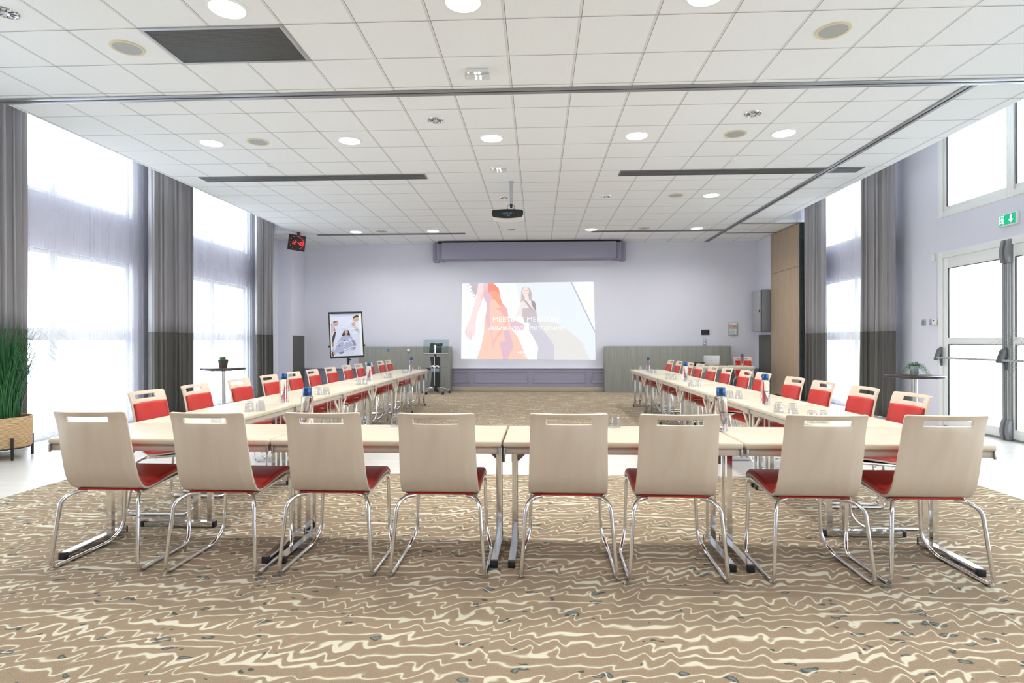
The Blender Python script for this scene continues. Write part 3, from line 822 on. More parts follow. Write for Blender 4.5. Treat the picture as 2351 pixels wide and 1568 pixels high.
dup(TB, (4.12, 13.30, 0), R(182), 'beech folding table holding the laptop in the far right corner', 'speaker table')
TZ = .7252

# ---- bottles and tumblers -----------------------------------------------------
BR = .0375
def bottle(label, group):
    t = thing('water_bottle', label, 'bottle', group=group)
    MB().lathe([(.030,0.),(BR-.002,.0),(BR,.004),(BR,.203),(BR-.003,.209),(.024,.211),(.023,.214)], 28).build('body', WATER, t, smooth=True, angle=50)
    b = MB()
    for k in range(9):
        a = -pi/2 + (k-4)*.085; M = Matrix.Rotation(a, 4, 'Z'); h = (.004,.006,.004,.005,.0065,.004,.006,.0045,.005)[k]
        b.box(BR+.0003, BR+.0008, -.0012, .0012, .113, .113+h, M)
        if k % 2: b.box(BR+.0003, BR+.0008, -.0012, .0022, .113, .1145, M)
    b.build('printed_mark', PURPLEG, t)
    MB().lathe([(.0255,.2135),(.027,.216),(.027,.262),(.025,.265)], 24).build('cap', BLUECAP, t, smooth=True, angle=40)
    return t
BT = bottle('x', 'water bottles on the tables')
bl = [((1.144,3.69), 'large blue-capped water bottle on the front table row, right of the middle'), ((-1.46,3.64), 'large blue-capped water bottle on the front table row, behind the third chair'),
 ((-2.317,5.236), 'blue-capped bottle on the left table row, nearest the camera'), ((-2.368,8.10), 'blue-capped bottle midway along the left table row'), ((-2.372,10.87), 'blue-capped bottle near the far end of the left table row'),
 ((1.993,5.197), 'blue-capped bottle on the right table row, nearest the camera'), ((2.027,8.08), 'blue-capped bottle midway along the right table row'), ((2.048,10.893), 'blue-capped bottle near the far end of the right table row'),
 ((4.56,13.20), 'small blue-capped bottle on the far laptop table')]
for i, (p, lab) in enumerate(bl):
    if i == 0:
        BT.location = (*p, TZ); BT['label'] = lab
    else: dup(BT, (*p, TZ), 0, lab, 'water bottles on the tables')
def tumbler(label, group):
    t = thing('tumbler', label, 'glass', group=group)
    n = 20
    def ring(r, z, fl): return [Vector(((r*(1+fl*(k%2)))*cos(2*pi*k/n), (r*(1+fl*(k%2)))*sin(2*pi*k/n), z)) for k in range(n)]
    out = [ring(.037,.0,0), ring(.0368,.018,0), ring(.0345,.022,-.06), ring(.0335,.040,-.07), ring(.0352,.044,0), ring(.0325,.048,-.06), ring(.0305,.068,-.07), ring(.031,.074,0), ring(.027,.080,0)]
    b = MB().rings(out, True, False)
    inn = [ring(.034,.0,0), ring(.032,.03,0), ring(.026,.062,0), ring(.020,.066,0)]
    b.rings(inn, True, False)
    b.add(out[-1], [list(range(n))]); b.add(inn[-1], [list(range(n))])
    b.add(out[0]+inn[0], [[k, (k+1)%n, n+(k+1)%n, n+k] for k in range(n)])
    b.build('glass', TUMB, t)
    return t
TM = tumbler('x', 'upturned tumblers on the tables')
PR = [('left', [(-2.143,3.80,-2.048,3.80),(-2.305,4.57,-2.228,4.60),(-2.295,6.02,-2.222,6.05),(-2.312,7.44,-2.240,7.47),(-2.318,8.785,-2.245,8.81),(-2.330,10.12,-2.256,10.15)]),
      ('right', [(1.863,4.04,1.945,4.045),(1.865,4.60,1.945,4.53),(1.862,5.74,1.935,5.69),(1.882,7.226,1.955,7.19),(1.890,8.537,1.965,8.50),(1.938,10.154,2.012,10.12)])]
gi = 0
def put_glass(x, y, lab):
    global gi
    if gi == 0: TM.location = (x, y, TZ); TM['label'] = lab
    else: dup(TM, (x, y, TZ), gi*.37, lab, 'upturned tumblers on the tables')
    gi += 1
for side, L in PR:
    for k, (xa, ya, xb, yb) in enumerate(L):
        put_glass(xa, ya, 'upturned tumbler on the %s table row, left one of the %s pair from the front' % (side, ORD[k]))
        put_glass(xb, yb, 'upturned tumbler on the %s table row, right one of the %s pair from the front' % (side, ORD[k]))
put_glass(-2.33, 11.45, 'single upturned tumbler at the far end of the left table row')
put_glass(2.016, 11.45, 'single upturned tumbler at the far end of the right table row')
put_glass(-.924, 3.79, 'upturned tumbler on the front row, peeking out left of the fourth chair')
put_glass(-.822, 3.81, 'upturned tumbler on the front row, seen through the fourth chair slot')
put_glass(.421, 3.80, 'upturned tumbler on the front row, half behind the fifth chair back')
put_glass(.500, 3.80, 'upturned tumbler on the front row, in the gap right of the fifth chair')
put_glass(4.40, 13.20, 'upturned tumbler beside the bottle on the far laptop table')

# ---- things on the speaker table ------------------------------------------------
t = thing('laptop', 'open silver laptop on the far table, lid back to the camera', 'laptop', (3.885, 13.22, TZ), R(-8))
MB().box(-.17, .17, .0, .23, .0, .014).build('keyboard_base', LGREY, t, bevel=.004)
M = Matrix.Translation((0, .0, .012)) @ Matrix.Rotation(R(14), 4, 'X')
l = MB().box(-.17, .17, -.006, .002, 0, .225, M).build('lid', mat('silver_lid', (.62,.64,.66), .35, metal=.4), t, bevel=.003)
MB().box(-.006, .006, -.0075, -.006, .105, .113, M).build('badge', BLACK, l)
t = tag(MB().box(3.485, 3.70, 13.08, 13.20, TZ, TZ+.092).build('black_box', BLACK, bevel=.005), 'small black box on the far table left of the laptop', 'box')
b = MB()
for x0, x1, z in ((3.52, 3.605, .058), (3.522, 3.60, .02)): b.box(x0, x1, 13.0785, 13.0805, TZ+z, TZ+z+.008)
b.build('print_strip', LGREY, t)
o = MB().tube(catmull([(4.08, 13.30, TZ+.006), (4.13, 13.22, TZ+.005), (4.20, 13.19, TZ+.005), (4.25, 13.21, TZ+.022), (4.26, 13.28, TZ+.006)], 6), .004, 6).build('laptop_cable', BLACK, smooth=True)
tag(o, 'short black cable on the far table right of the laptop', 'cable')

# ---- high tables with plants ------------------------------------------------------
def high_table(x, y, z, r, lab):
    t = thing('bistro_table', lab, 'table', (x, y, 0), 0, 'round bistro tables')
    MB().lathe([(r-.01, z-.028), (r, z-.022), (r, z-.004), (r-.004, z)], 48).build('tabletop', DWOOD, t, smooth=True, angle=50)
    MB().lathe([(r*.55, z-.04), (r*.55, z-.028)], 24).build('top_plate', BLACKM, t)
    MB().cyl(0, 0, .02, z-.035, .034, 20).build('column', STEEL, t, smooth=True)
    MB().lathe([(.24, 0), (.24, .012), (.06, .03)], 36).build('base', STEEL, t, smooth=True, angle=30)
HT1 = (-4.97, 9.02, .868); HT2 = (4.90, 7.80, .83)
high_table(*HT1, .325, 'small round dark bistro table in front of the left sheer curtain')
high_table(*HT2, .335, 'small round dark bistro table by the right wall and fire door')
t = thing('potted_succulent', 'small dark woven pot with green sprigs on the left bistro table', 'potted plant', HT1)
MB().lathe([(.052,0),(.06,.02),(.075,.12),(.078,.135),(.070,.135),(.066,.125)], 20).build('pot', BROWNW, t, smooth=True)
b = MB(); rg = random.Random(3)
for i in range(150):
    a = rg.uniform(0, 2*pi); rr = rg.uniform(0, .062); h = rg.uniform(.03, .075); ln = rg.uniform(.0, .5)
    p = Vector((rr*cos(a), rr*sin(a), .12)); q = p + Vector((cos(a)*ln*h, sin(a)*ln*h, h)); s = Vector((-sin(a), cos(a), 0))*.006
    m = p.lerp(q, .6)
    b.add([p, m-s, q, m+s], [(0,1,2,3)])
b.build('foliage', SUCC, t, fixn=False)
MB().lathe([(.066,.118),(.01,.124)], 16).build('soil', SOIL, t)
t = thing('potted_trailing_plant', 'small tin pot with trailing green plant on the right bistro table', 'potted plant', HT2)
MB().lathe([(.042,0),(.046,.004),(.060,.115),(.064,.118),(.060,.120),(.055,.11)], 20).build('pot', TIN, t, smooth=True)
MB().lathe([(.054,.104),(.01,.108)], 16).build('soil', SOIL, t)
b = MB()
for i in range(46):
    a = rg.uniform(0, 2*pi); L = rg.uniform(.06, .20); up = rg.uniform(.03, .085)
    pts = [Vector((cos(a)*L*u*1.0, sin(a)*L*u*1.0, max(.006, .112 + up*sin(pi*min(1, u*1.2)*.8) - .15*u*u*(L/.17)))) for u in [k/8 for k in range(9)]]
    b.tube(pts, .0012, 4, False)
    for p in pts[1:]:
        for _ in range(2):
            d = Vector((rg.uniform(-1,1), rg.uniform(-1,1), rg.uniform(-.3,.8))).normalized()*.014; s = d.cross(Vector((0,0,1))).normalized()*.006
            z0 = max(p.z, .004); pp = Vector((p.x, p.y, z0)); b.add([pp, pp+d*.5+s, pp+Vector((d.x, d.y, max(d.z, -.002))), pp+d*.5-s], [(0,1,2,3)])
b.build('foliage', SUCC, t, fixn=False)

# ---- grass planters ------------------------------------------------------------------
def planter(x, y, seed, label, n=420, spread=1.0, bw=1.5, lim=(-9, 9)):
    rg = random.Random(seed)
    t = thing('grass_planter', label, 'potted plant', (x, y, 0), 0, 'tall grass plants in wicker baskets')
    r = .27
    MB().lathe([(r*.93,.12),(r,.14),(r,.455),(r*.985,.462),(r*.95,.455),(r*.93,.40)], 48).build('basket', WICK, t, smooth=True, angle=60)
    MB().lathe([(r*.94,.405),(.01,.41)], 24).build('soil', SOIL, t)
    b = MB()
    b.rings([[Vector((rr*cos(2*pi*k/36), rr*sin(2*pi*k/36), z)) for k in range(36)] for rr, z in ((r*.9,.115),(r*.97,.115),(r*.97,.125),(r*.9,.125),(r*.9,.115))], True, False)
    b.build('stand_ring', BLACKM, t)
    for k in range(4):
        a = R(-28)+k*pi/2; cx, cy = (r+.012)*cos(a), (r+.012)*sin(a)
        MB().box(-.011, .011, -.011, .011, 0, .24, Matrix.Translation((cx, cy, 0)) @ Matrix.Rotation(a, 4, 'Z')).build('leg', BLACKM, t, bevel=.002)
    b = MB()
    for i in range(n):
        a = rg.uniform(0, 2*pi); r0 = .17*math.sqrt(rg.random()); b.cur = 0 if rg.random() < .6 else 1
        H = rg.uniform(.6, 1.18); lean = rg.uniform(.02, .30)*spread; droop = 0. if rg.random() < .62 else rg.uniform(.1, .45)
        p0 = Vector((r0*cos(a), r0*sin(a), .40)); da = a + rg.uniform(-.6, .6); d = Vector((cos(da), sin(da), 0)); sd = Vector((-sin(da), cos(da), 0))
        w = rg.uniform(.003, .0065); K = 9; vs = []
        for k in range(K):
            u = k/(K-1)
            q = p0 + d*(lean*u**1.6 + droop*1.25*max(0, u-.45)**1.5*2.0) + Vector((0,0,H*u - droop*1.5*max(0, u-.55)**2*3.0))
            ww = w*(1-u**3*.95); vs += [q - sd*ww, q + sd*ww]
        b.add(vs, [(2*k, 2*k+1, 2*k+3, 2*k+2) for k in range(K-1)])
    for i in range(int(150*spread)):
        a = rg.uniform(0, 2*pi); b.cur = 0; d = Vector((cos(a), sin(a), 0)); sd = Vector((-sin(a), cos(a), 0)); r0 = .12*rg.random()
        Hm = rg.uniform(.75, 1.1); Lr = rg.uniform(.30, .85); vs = []; K = 12; w = rg.uniform(.0019, .0030)*bw
        dr = rg.uniform(.15, .75)
        for k in range(K):
            u = k/(K-1)
            q = Vector((r0*cos(a), r0*sin(a), .40)) + d*(Lr*u**1.7) + Vector((0,0,Hm*sin(pi/2*min(1,u*1.35)) - dr*max(0,u-.6)**1.6*2.2))
            vs += [q - sd*w*(1-u*.7), q + sd*w*(1-u*.7)]
        b.add(vs, [(2*k, 2*k+1, 2*k+3, 2*k+2) for k in range(K-1)])
    for v in b.v: v.x = max(lim[0]+.02*sin(v.z*37), min(lim[1]+.02*sin(v.z*31), v.x))
    b.build('foliage', [LEAF, LEAF2], t, fixn=False)
planter(-5.93, 6.20, 5, 'tall green grass plant in a wicker basket on black legs, by the left curtain', 560, 1.15, 1.6, (-.17, 9))
planter(5.68, 6.45, 9, 'tall grass plant by the fire door whose drooping blades enter at the right edge', 160, 1.5, 2.0, (-9, .33))

# ================================================================== CURTAINS
def cloth(xc, y0, y1, z0, z1, folds, amp, seed, name, m, parent=None, th=.005, nz=10, flare=.12, npf=14, irr=.35):
    rg = random.Random(seed); n = int(folds*npf); ph = [rg.uniform(-1,1) for _ in range(40)]
    b = MB(); F = []; K = []
    for i in range(nz+1):
        z = z0 + (z1-z0)*i/nz; zz = z/4.85; row = []
        for j in range(n+1):
            u = j/n; k = u*folds
            a = amp*(.72+.28*sin(1.7*k+ph[0]*3)) * (1+flare*(1-zz))
            wob = irr*sin(2*pi*k*.37+ph[1]*3) + irr*.6*sin(2*pi*k*.61+ph[2]*5+zz*1.3)
            x = xc + a*sin(2*pi*k + wob + .25*sin(zz*4+ph[int(k)%40]*3)) + a*.22*sin(4*pi*k+ph[3]*4)
            y = y0 + (y1-y0)*u + a*.35*sin(4*pi*k+wob) + .012*ph[int(k)%40]*(1-zz)
            row.append(Vector((x, y, z)))
        F.append(row)
    nn = n+1
    for r in F: b.v += r
    for i in range(nz):
        for j in range(n):
            b.f.append([i*nn+j, i*nn+j+1, (i+1)*nn+j+1, (i+1)*nn+j]); b.mi.append(0)
    o = b.build(name, m, parent, smooth=True, angle=180, fixn=False)
    if th:
        md = o.modifiers.new('thickness', 'SOLIDIFY'); md.thickness = th; md.offset = 0
    return o
def curtain(xc, y0, y1, folds, amp, seed, lab):
    o = cloth(xc, y0, y1, 1.44, 4.84, folds, amp, seed, 'curtain', CURT, nz=14)
    cloth(xc, y0, y1, .012, 1.44, folds, amp, seed, 'lower_band', CURTD, o, nz=8)
    return tag(o, lab, 'curtain', 'two-tone grey curtains')
curtain(-6.30, 5.45, 6.93, 11, .072, 11, 'grey curtain with dark lower band behind the wicker plant basket')
curtain(-6.20, 9.07, 10.22, 9, .085, 12, 'grey curtain with dark lower band between the two left sheer curtains')
curtain(-6.20, 12.58, 13.36, 6, .08, 13, 'grey curtain with dark lower band at the far end of the left wall')
curtain(5.80, 12.02, 12.76, 6, .075, 14, 'grey curtain with dark lower band beside the wooden folding partition')
curtain(5.80, 9.78, 10.60, 7, .08, 15, 'grey curtain with dark lower band behind the right bistro table')
def sheer(xc, y0, y1, folds, amp, seed, lab):
    o = cloth(xc, y0, y1, .03, 4.84, folds, amp, seed, 'sheer_curtain', SHEER, th=0, nz=16, flare=.5, npf=10, irr=1.3)
    cloth(xc+.012, y0, y1, .03, .13, folds, amp, seed, 'hem', SHEER, o, th=0, nz=2, flare=.5, npf=10, irr=1.3)
    return tag(o, lab, 'curtain', 'white sheer curtains')
sheer(-6.42, 6.86, 9.25, 24, .019, 21, 'long white sheer curtain on the left, nearer the camera')
sheer(-6.38, 10.05, 12.95, 24, .019, 22, 'white sheer curtain on the left behind the bistro table')
sheer(5.97, 10.05, 12.75, 22, .018, 23, 'white sheer curtain on the right between two grey curtains')
o = MB().tube(catmull([(6.02, 10.32, 4.2), (6.03, 10.26, 3.6), (6.035, 10.22, 3.05), (6.04, 10.17, 2.85), (6.04, 10.19, 2.2), (6.04, 10.20, 1.5), (6.04, 10.17, .7), (6.045, 10.14, .45)], 8), .006, 6).build('hanging_cable', GREYPL, smooth=True)
tag(o, 'thin grey pull cord hanging down the lavender wall beside the right curtain', 'cord')

# ================================================================== WALL-MOUNTED THINGS
def plate(y, z, wy, wz, name, lab, kind):
    """small plate on the right wall facing -x"""
    t = tag(MB().box(XR-.012, XR, y-wy/2, y+wy/2, z-wz/2, z+wz/2).build(name, LGREY, bevel=.003), lab, kind)
    MB().lathe([(wz*.28, 0), (wz*.28, .004)], 16, Matrix.Translation((XR-.012, y, z)) @ Matrix.Rotation(-pi/2, 4, 'Y')).build('dial', STEEL, t)
    return t
plate(9.43, 1.565, .09, .09, 'light_switch', 'single grey light switch on the lavender wall left of the thermostat', 'switch')
plate(9.245, 1.565, .09, .09, 'light_switch', 'grey light switch half behind the white thermostat', 'switch')
t = tag(MB().box(XR-.035, XR-.012, 9.105, 9.20, 1.525, 1.61).build('thermostat', WHITEP, bevel=.004), 'white thermostat on the wall beside the fire door frame', 'thermostat')
MB().box(XR-.037, XR-.035, 9.145, 9.175, 1.575, 1.595).build('display', BLACK, t)
plate(9.34, .35, .09, .12, 'power_socket', 'steel power socket low on the wall beside the fire door', 'socket')
t = tag(MB().box(XR-.012, XR, 9.70, 9.97, .26, .39).build('power_socket', GREYPL, bevel=.003), 'wide grey power socket behind the bistro table column', 'socket')
MB().box(XR-.03, XR-.012, 9.73, 9.82, .17, .27).build('plug', GREYPL, t, bevel=.004)
t = tag(MB().box(XR-.04, XR, 9.15, 9.21, 2.50, 2.60).build('door_sensor', WHITEP, bevel=.004), 'small white door sensor at the upper left of the fire door frame', 'sensor')
o = MB().tube([(XR-.008, 9.14, 2.52), (XR-.008, 9.135, 1.62)], .003, 6).build('wire', WHITEP, t)
# exit sign
t = tag(MB().box(XR-.045, XR, 7.60, 7.90, 2.755, 2.915).build('exit_sign', WHITEP, bevel=.008), 'green and white emergency exit sign above the fire door', 'exit sign')
EG = mat('exit_green', (.01,.33,.16), .5, emit=(.0,.42,.22), estr=.55); EW = mat('exit_white', (.9,.9,.9), .5, emit=(.9,1,.95), estr=1.3)
Mx = Matrix.Translation((XR-.0455, 7.75, 2.835)) @ Matrix.Rotation(-pi/2, 4, 'Z')
# local: +x points to decreasing y (rightwards for the viewer), z up, faces the room
b = MB(); b.flat(rect_loop(-.135,.135,-.065,.065), Mx, .001); g = b.build('green_panel', EG, t, fixn=False)
b = MB(); b.flat([(.062,-.048),(.098,-.010),(.078,-.010),(.078,.048),(.046,.048),(.046,-.010),(.026,-.010)], Mx, .002); b.build('arrow', EW, t, fixn=False); b = MB()
b.flat(rect_loop(-.118,-.105,-.055,.055), Mx, .002); b.flat(rect_loop(-.118,-.045,.045,.055), Mx, .002); b.flat(rect_loop(-.052,-.045,-.055,.05), Mx, .002)
b.flat([(.010*cos(2*pi*k/14)-.078, .010*sin(2*pi*k/14)+.030) for k in range(14)], Mx, .0021)
for P in ([(-.092,.016),(-.072,.019),(-.064,-.012),(-.080,-.014)], [(-.090,.015),(-.084,.008),(-.098,-.006),(-.104,.0)], [(-.072,.018),(-.066,.012),(-.052,.004),(-.056,-.002)],
          [(-.080,-.012),(-.066,-.012),(-.056,-.034),(-.064,-.050),(-.070,-.046),(-.066,-.034)], [(-.082,-.012),(-.074,-.016),(-.086,-.036),(-.103,-.040),(-.102,-.032),(-.092,-.030)]):
    b.flat(P, Mx, .0022)
b.build('running_figure', EW, t, fixn=False)
# back wall: control screen, sockets, framed notice, sticker and thermostat on the casing
tag(MB().box(4.21, 4.415, 15.17, YB, 1.44, 1.575).build('control_screen', BLACK, bevel=.008), 'small black wall control screen above the laptop', 'screen')
t = tag(MB().box(4.255, 4.335, 15.185, YB, 1.18, 1.345).build('wall_socket', LGREY, bevel=.003), 'double steel wall socket under the small black screen', 'socket')
for z in (1.222, 1.302): MB().lathe([(.026, 0), (.026, .004), (.02, .004), (.02, .001)], 18, Matrix.Translation((4.295, 15.185, z)) @ Matrix.Rotation(pi/2, 4, 'X')).build('insert', STEEL, t)
t = tag(MB().box(4.895, 5.125, 15.17, YB, 1.425, 1.755).build('framed_notice', LGREY, bevel=.004), 'framed safety notice in red and green on the back wall', 'sign')
Mn = Matrix.Translation((5.01, 15.17, 1.59))
b = MB(); b.cur = 0; b.flat(rect_loop(-.095,.095,-.145,.145), Mn, .001)
b.cur = 1; b.flat(rect_loop(-.088,.088,.0,.105), Mn, .0015)
b.cur = 2; b.flat(rect_loop(-.088,.088,-.138,-.05), Mn, .0015)
b.cur = 0; b.flat(rect_loop(.035,.08,-.125,-.06), Mn, .002)
for z in (.088,.073,.058,.043,.028,.013): b.flat(rect_loop(-.08,.02,z-.002,z+.002), Mn, .002); b.flat(rect_loop(.035,.08,z-.002,z+.002), Mn, .002)
for z in (-.07,-.09,-.11): b.flat(rect_loop(-.08,.02,z-.003,z+.003), Mn, .002)
b.cur = 3
for x in (-.072,-.03,.012): b.flat(rect_loop(x-.01,x+.01,-.035,-.015), Mn, .002)
b.cur = 4; b.flat(rect_loop(-.085,-.03,.118,.128), Mn, .002)
b.build('notice_sheet', [WHITEP, mat('notice_red', (.55,.25,.23), .6), mat('notice_green', (.33,.52,.42), .6), mat('notice_dark', (.2,.05,.05), .6), mat('notice_olive', (.35,.4,.25), .6)], t, fixn=False)
bl_ = mat('sticker_blue', (.02,.13,.42), .5)
t = tag(MB().lathe([(.036,0),(.036,.004)], 28, Matrix.Translation((-3.815, 14.75, 1.062)) @ Matrix.Rotation(pi/2, 4, 'X')).build('round_sticker', bl_), 'round dark blue sticker on the left grey casing', 'sticker')
b = MB().box(-3.835,-3.795,14.7445,14.7458,1.058,1.066).box(-3.819,-3.811,14.7445,14.7458,1.04,1.084); b.build('symbol', mat('sticker_light', (.15,.35,.7), .5), t)
t = tag(MB().lathe([(.036,0),(.036,.02),(.03,.026)], 28, Matrix.Translation((-3.285, 14.75, 1.062)) @ Matrix.Rotation(pi/2, 4, 'X')).build('round_button', WHITEP, smooth=True), 'round white button on the left grey casing beside the lectern', 'button')

# wall cabinet
t = tag(MB().box(5.43, 5.66, 14.37, 15.0, 1.50, 2.53).build('wall_cabinet', GREYPL, bevel=.03, seg=3), 'grey metal wall cabinet in the far right corner', 'cabinet')
d = MB().box(5.415, 5.431, 14.385, 14.985, 1.515, 2.515).build('door', LGREY, t, bevel=.006)
MB().box(5.40, 5.425, 14.365, 14.40, 1.52, 2.51).build('edge_strip', ALU, d, bevel=.004)
MB().box(5.395, 5.415, 14.42, 14.47, 1.98, 2.05).build('latch', BLACK, d, bevel=.003)
YEL = mat('warning_yellow', (.75,.70,.02), .5)
Ml = Matrix.Translation((5.4145, 14.48, 2.43)) @ Matrix.Rotation(-pi/2, 4, 'Z')
MB().flat([(-.035,-.03),(.035,-.03),(0,.035)], Ml, .001).build('warning_triangle', YEL, d, fixn=False)
b = MB()
for y, z in ((14.72, 2.38), (14.68, 2.16), (14.80, 2.16), (14.68, 1.94), (14.80, 1.94)): b.lathe([(.008,0),(.008,.004)], 8, Matrix.Translation((5.415, y, z)) @ Matrix.Rotation(-pi/2, 4, 'Y'))
b.build('screw', GREYPL, d)

# folding partition stack ---------------------------------------------------------
DG = mat('dark_green_profile', (.05,.065,.065), .45, metal=.3)
lbl = ['wooden folding partition panel facing the room, outermost of the stack', 'second folding partition panel, behind the outermost wooden one', 'third folding partition panel, nearest the grey curtain']
for k in range(3):
    x = 5.632 + k*.098
    t = tag(MB().box(x, x+.088, 12.80, 14.325, .02, CE-.02).build('partition_panel', OAKP, bevel=.003), lbl[k], 'partition', 'stacked folding partition panels')
    MB().box(x+.006, x+.082, 12.775, 12.80, .02, CE-.02).build('edge_profile', DG, t)
    b = MB()
    for z in (.5, .95, 1.45, 2.6, 3.4): b.box(x+.03, x+.06, 12.765, 12.776, z-.015, z+.015)
    b.build('latch', BLACK, t)
    if k == 0:
        MB().box(x-.002, x, 12.80, 14.325, 2.885, 2.893).build('joint', DG, t)
        MB().box(x-.004, x+.002, 12.795, 12.815, .02, CE-.02).build('trim_strip', ALU, t)
        MB().box(x-.003, x+.002, 14.312, 14.33, .02, CE-.02).build('trim_strip', ALU, t)

# ================================================================== LECTERN
t = thing('lectern', 'black and chrome wheeled lectern with a clear glass reading top', 'lectern', (-2.50, 14.25, 0), R(3))
for k in range(5):
    a = R(-72+72*k+18)
    lg = MB().tube(catmull([(.03*cos(a), .03*sin(a), .135), (.14*cos(a), .14*sin(a), .145), (.25*cos(a), .25*sin(a), .115), (.34*cos(a), .34*sin(a), .075)], 5), .014, 8).build('star_leg', CHROME, t, smooth=True)
    cw = MB().cyl(.345*cos(a), .345*sin(a), .03, .085, .010, 8)
    for s in (-1, 1): cw.lathe([(.028, -.011), (.028, .011)], 16, Matrix.Translation((.345*cos(a)-s*.016*sin(a), .345*sin(a)+s*.016*cos(a), .028)) @ Matrix.Rotation(a, 4, 'Z') @ Matrix.Rotation(pi/2, 4, 'X'))
    cw.build('caster', BLACK, lg)
MB().cyl(0, 0, .06, .20, .045, 16).build('hub', BLACK, t, smooth=True)
def lect_panel(z0, z1, n, x_of, th=.02):
    rs = []
    for k in range(n+1):
        z = z0+(z1-z0)*k/n; c, w = x_of(z)
        rs.append([Vector((c-w, -.045, z)), Vector((c-w*.35, -.062, z)), Vector((c+w*.35, -.062, z)), Vector((c+w, -.045, z)), Vector((c+w, -.045+th, z)), Vector((c-w, -.045+th, z))])
    return MB().rings(rs)
def lx(z):
    u = (z-.17)/.74; return .012*sin(pi*u)*1.6 - .01, .125 - .02*sin(pi*u)
lect_panel(.17, .91, 18, lx).build('column_panel', BLACK, t, smooth=True, angle=50)
MB().box(-.115, .095, -.075, -.058, .53, .62).build('clear_band', mat('band_blue_grey', (.22,.24,.30), .2), t, bevel=.004)
b = MB().rings([[Vector((-.11+.2*k/10, -.076, .655+.012*sin(k*1.1))) for k in range(11)] + [Vector((.09-.2*k/10, -.076, .695-.008*cos(k*1.3))) for k in range(11)], [Vector((-.11+.2*k/10, -.055, .655+.012*sin(k*1.1))) for k in range(11)] + [Vector((.09-.2*k/10, -.055, .695-.008*cos(k*1.3))) for k in range(11)]])
b.build('paper_stack', WHITEP, t)
MB().box(-.30, .30, -.06, .22, .632, .640).build('glass_shelf', LGLASS, t)
b = MB().prism([(-.235,.625),(-.10,.625),(-.10,.565),(-.17,.585)], .05, Matrix.Translation((0,-.05,0))); b.build('shelf_bracket', BLACK, t, bevel=.004)
MB().cyl(-.02, -.072, .20, .92, .006, 8).build('cable_rod', STEEL, t, smooth=True)
MB().cyl(-.01, -.03, .88, 1.0, .028, 14).build('sleeve', BLACK, t, smooth=True)
MB().cyl(-.01, -.03, .98, 1.20, .020, 14).build('post', CHROME, t, smooth=True)
Mt = Matrix.Translation((0, .05, 1.16)) @ Matrix.Rotation(R(3), 4, 'Z') @ Matrix.Rotation(R(62), 4, 'X') @ Matrix.Identity(4)
sk = Matrix.Identity(4)
MB().box(-.31, .31, -.20, .20, -.004, .004, Mt).build('glass_top', LGLASS, t)
MB().box(-.30, .30, -.215, -.198, -.006, .03, Mt).build('ledge', LGREY, t)
b = MB().box(-.16, .14, -.17, .02, -.016, -.006, Mt).box(-.14, .16, .02, .10, -.02, -.006, Mt)
pl = b.build('support_plate', BLACK, t, bevel=.003)
b = MB()
for i in range(5): b.box(-.115+i*.055, -.09+i*.055, .045, .068, -.0215, -.0195, Mt)
for i in range(4):
    for yy in (-.075, -.125): b.box(-.125+i*.06, -.10+i*.06, yy, yy+.018, -.0178, -.0155, Mt)
b.build('hole', LGREY, pl)

# ================================================================== PICTURES
def ell(cx, cy, rx, ry, n=20): return [(cx+rx*cos(2*pi*k/n), cy+ry*sin(2*pi*k/n)) for k in range(n)]
class Pic:
    """flat picture made of coloured outlines"""
    def __init__(s, fx, M, emis=0.): s.b = MB(); s.fx = fx; s.M = M; s.m = []; s.i = 0; s.e = emis; s.key = {}
    def m_of(s, rgb):
        if rgb not in s.key:
            c = lin(rgb)
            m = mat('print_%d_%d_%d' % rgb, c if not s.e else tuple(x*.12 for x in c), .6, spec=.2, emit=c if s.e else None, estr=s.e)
            s.key[rgb] = len(s.m); s.m.append(m)
        return s.key[rgb]
    def poly(s, rgb, P):
        s.b.cur = s.m_of(rgb); s.i += 1
        s.b.flat([s.fx(p) for p in P], s.M, .0004*s.i)
    def stroke(s, rgb, P, w):
        pts = [Vector((*s.fx(p), 0)) for p in P]; pts = catmull(pts, 6); s.i += 1; s.b.cur = s.m_of(rgb)
        L = []; Rr = []
        for i, p in enumerate(pts):
            d = (pts[min(i+1,len(pts)-1)]-pts[max(i-1,0)]).normalized(); n = Vector((-d.y, d.x, 0))*w/2
            L.append(p+n); Rr.append(p-n)
        vs = [s.M @ Vector((p.x, -.0004*s.i, p.y)) for p in L+Rr]; n = len(L)
        s.b.add(vs, [(k, k+1, n+k+1, n+k) for k in range(n-1)])
    def text(s, rgb, st, box, shear=0., space=1.):
        """box = x0, y0(top), x1, y1(bottom) in picture units"""
        s.i += 1; s.b.cur = s.m_of(rgb); t = MB(); text_into(t, st, 1., Matrix.Identity(4), 'LEFT', 0., shear, space)
        x0, x1 = min(v.x for v in t.v), max(v.x for v in t.v); z0, z1 = min(v.y for v in t.v), max(v.y for v in t.v)
        vs = []
        for v in t.v:
            px = box[0]+(v.x-x0)/(x1-x0)*(box[2]-box[0]); py = box[3]+(v.y-z0)/(z1-z0)*(box[1]-box[3])
            q = s.fx((px, py)); vs.append(s.M @ Vector((q[0], -.0004*s.i, q[1])))
        s.b.add(vs, t.f)
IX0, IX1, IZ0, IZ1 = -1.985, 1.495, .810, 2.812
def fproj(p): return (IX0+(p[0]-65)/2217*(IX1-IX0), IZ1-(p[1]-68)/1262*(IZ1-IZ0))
P = Pic(fproj, Matrix.Translation((0, YB-.003, 0)), .80)  # the projector's light is put in as glowing colour on a thin sheet
P.poly((240,255,254), [(75,76),(2257,60),(2290,1335),(57,1322)])
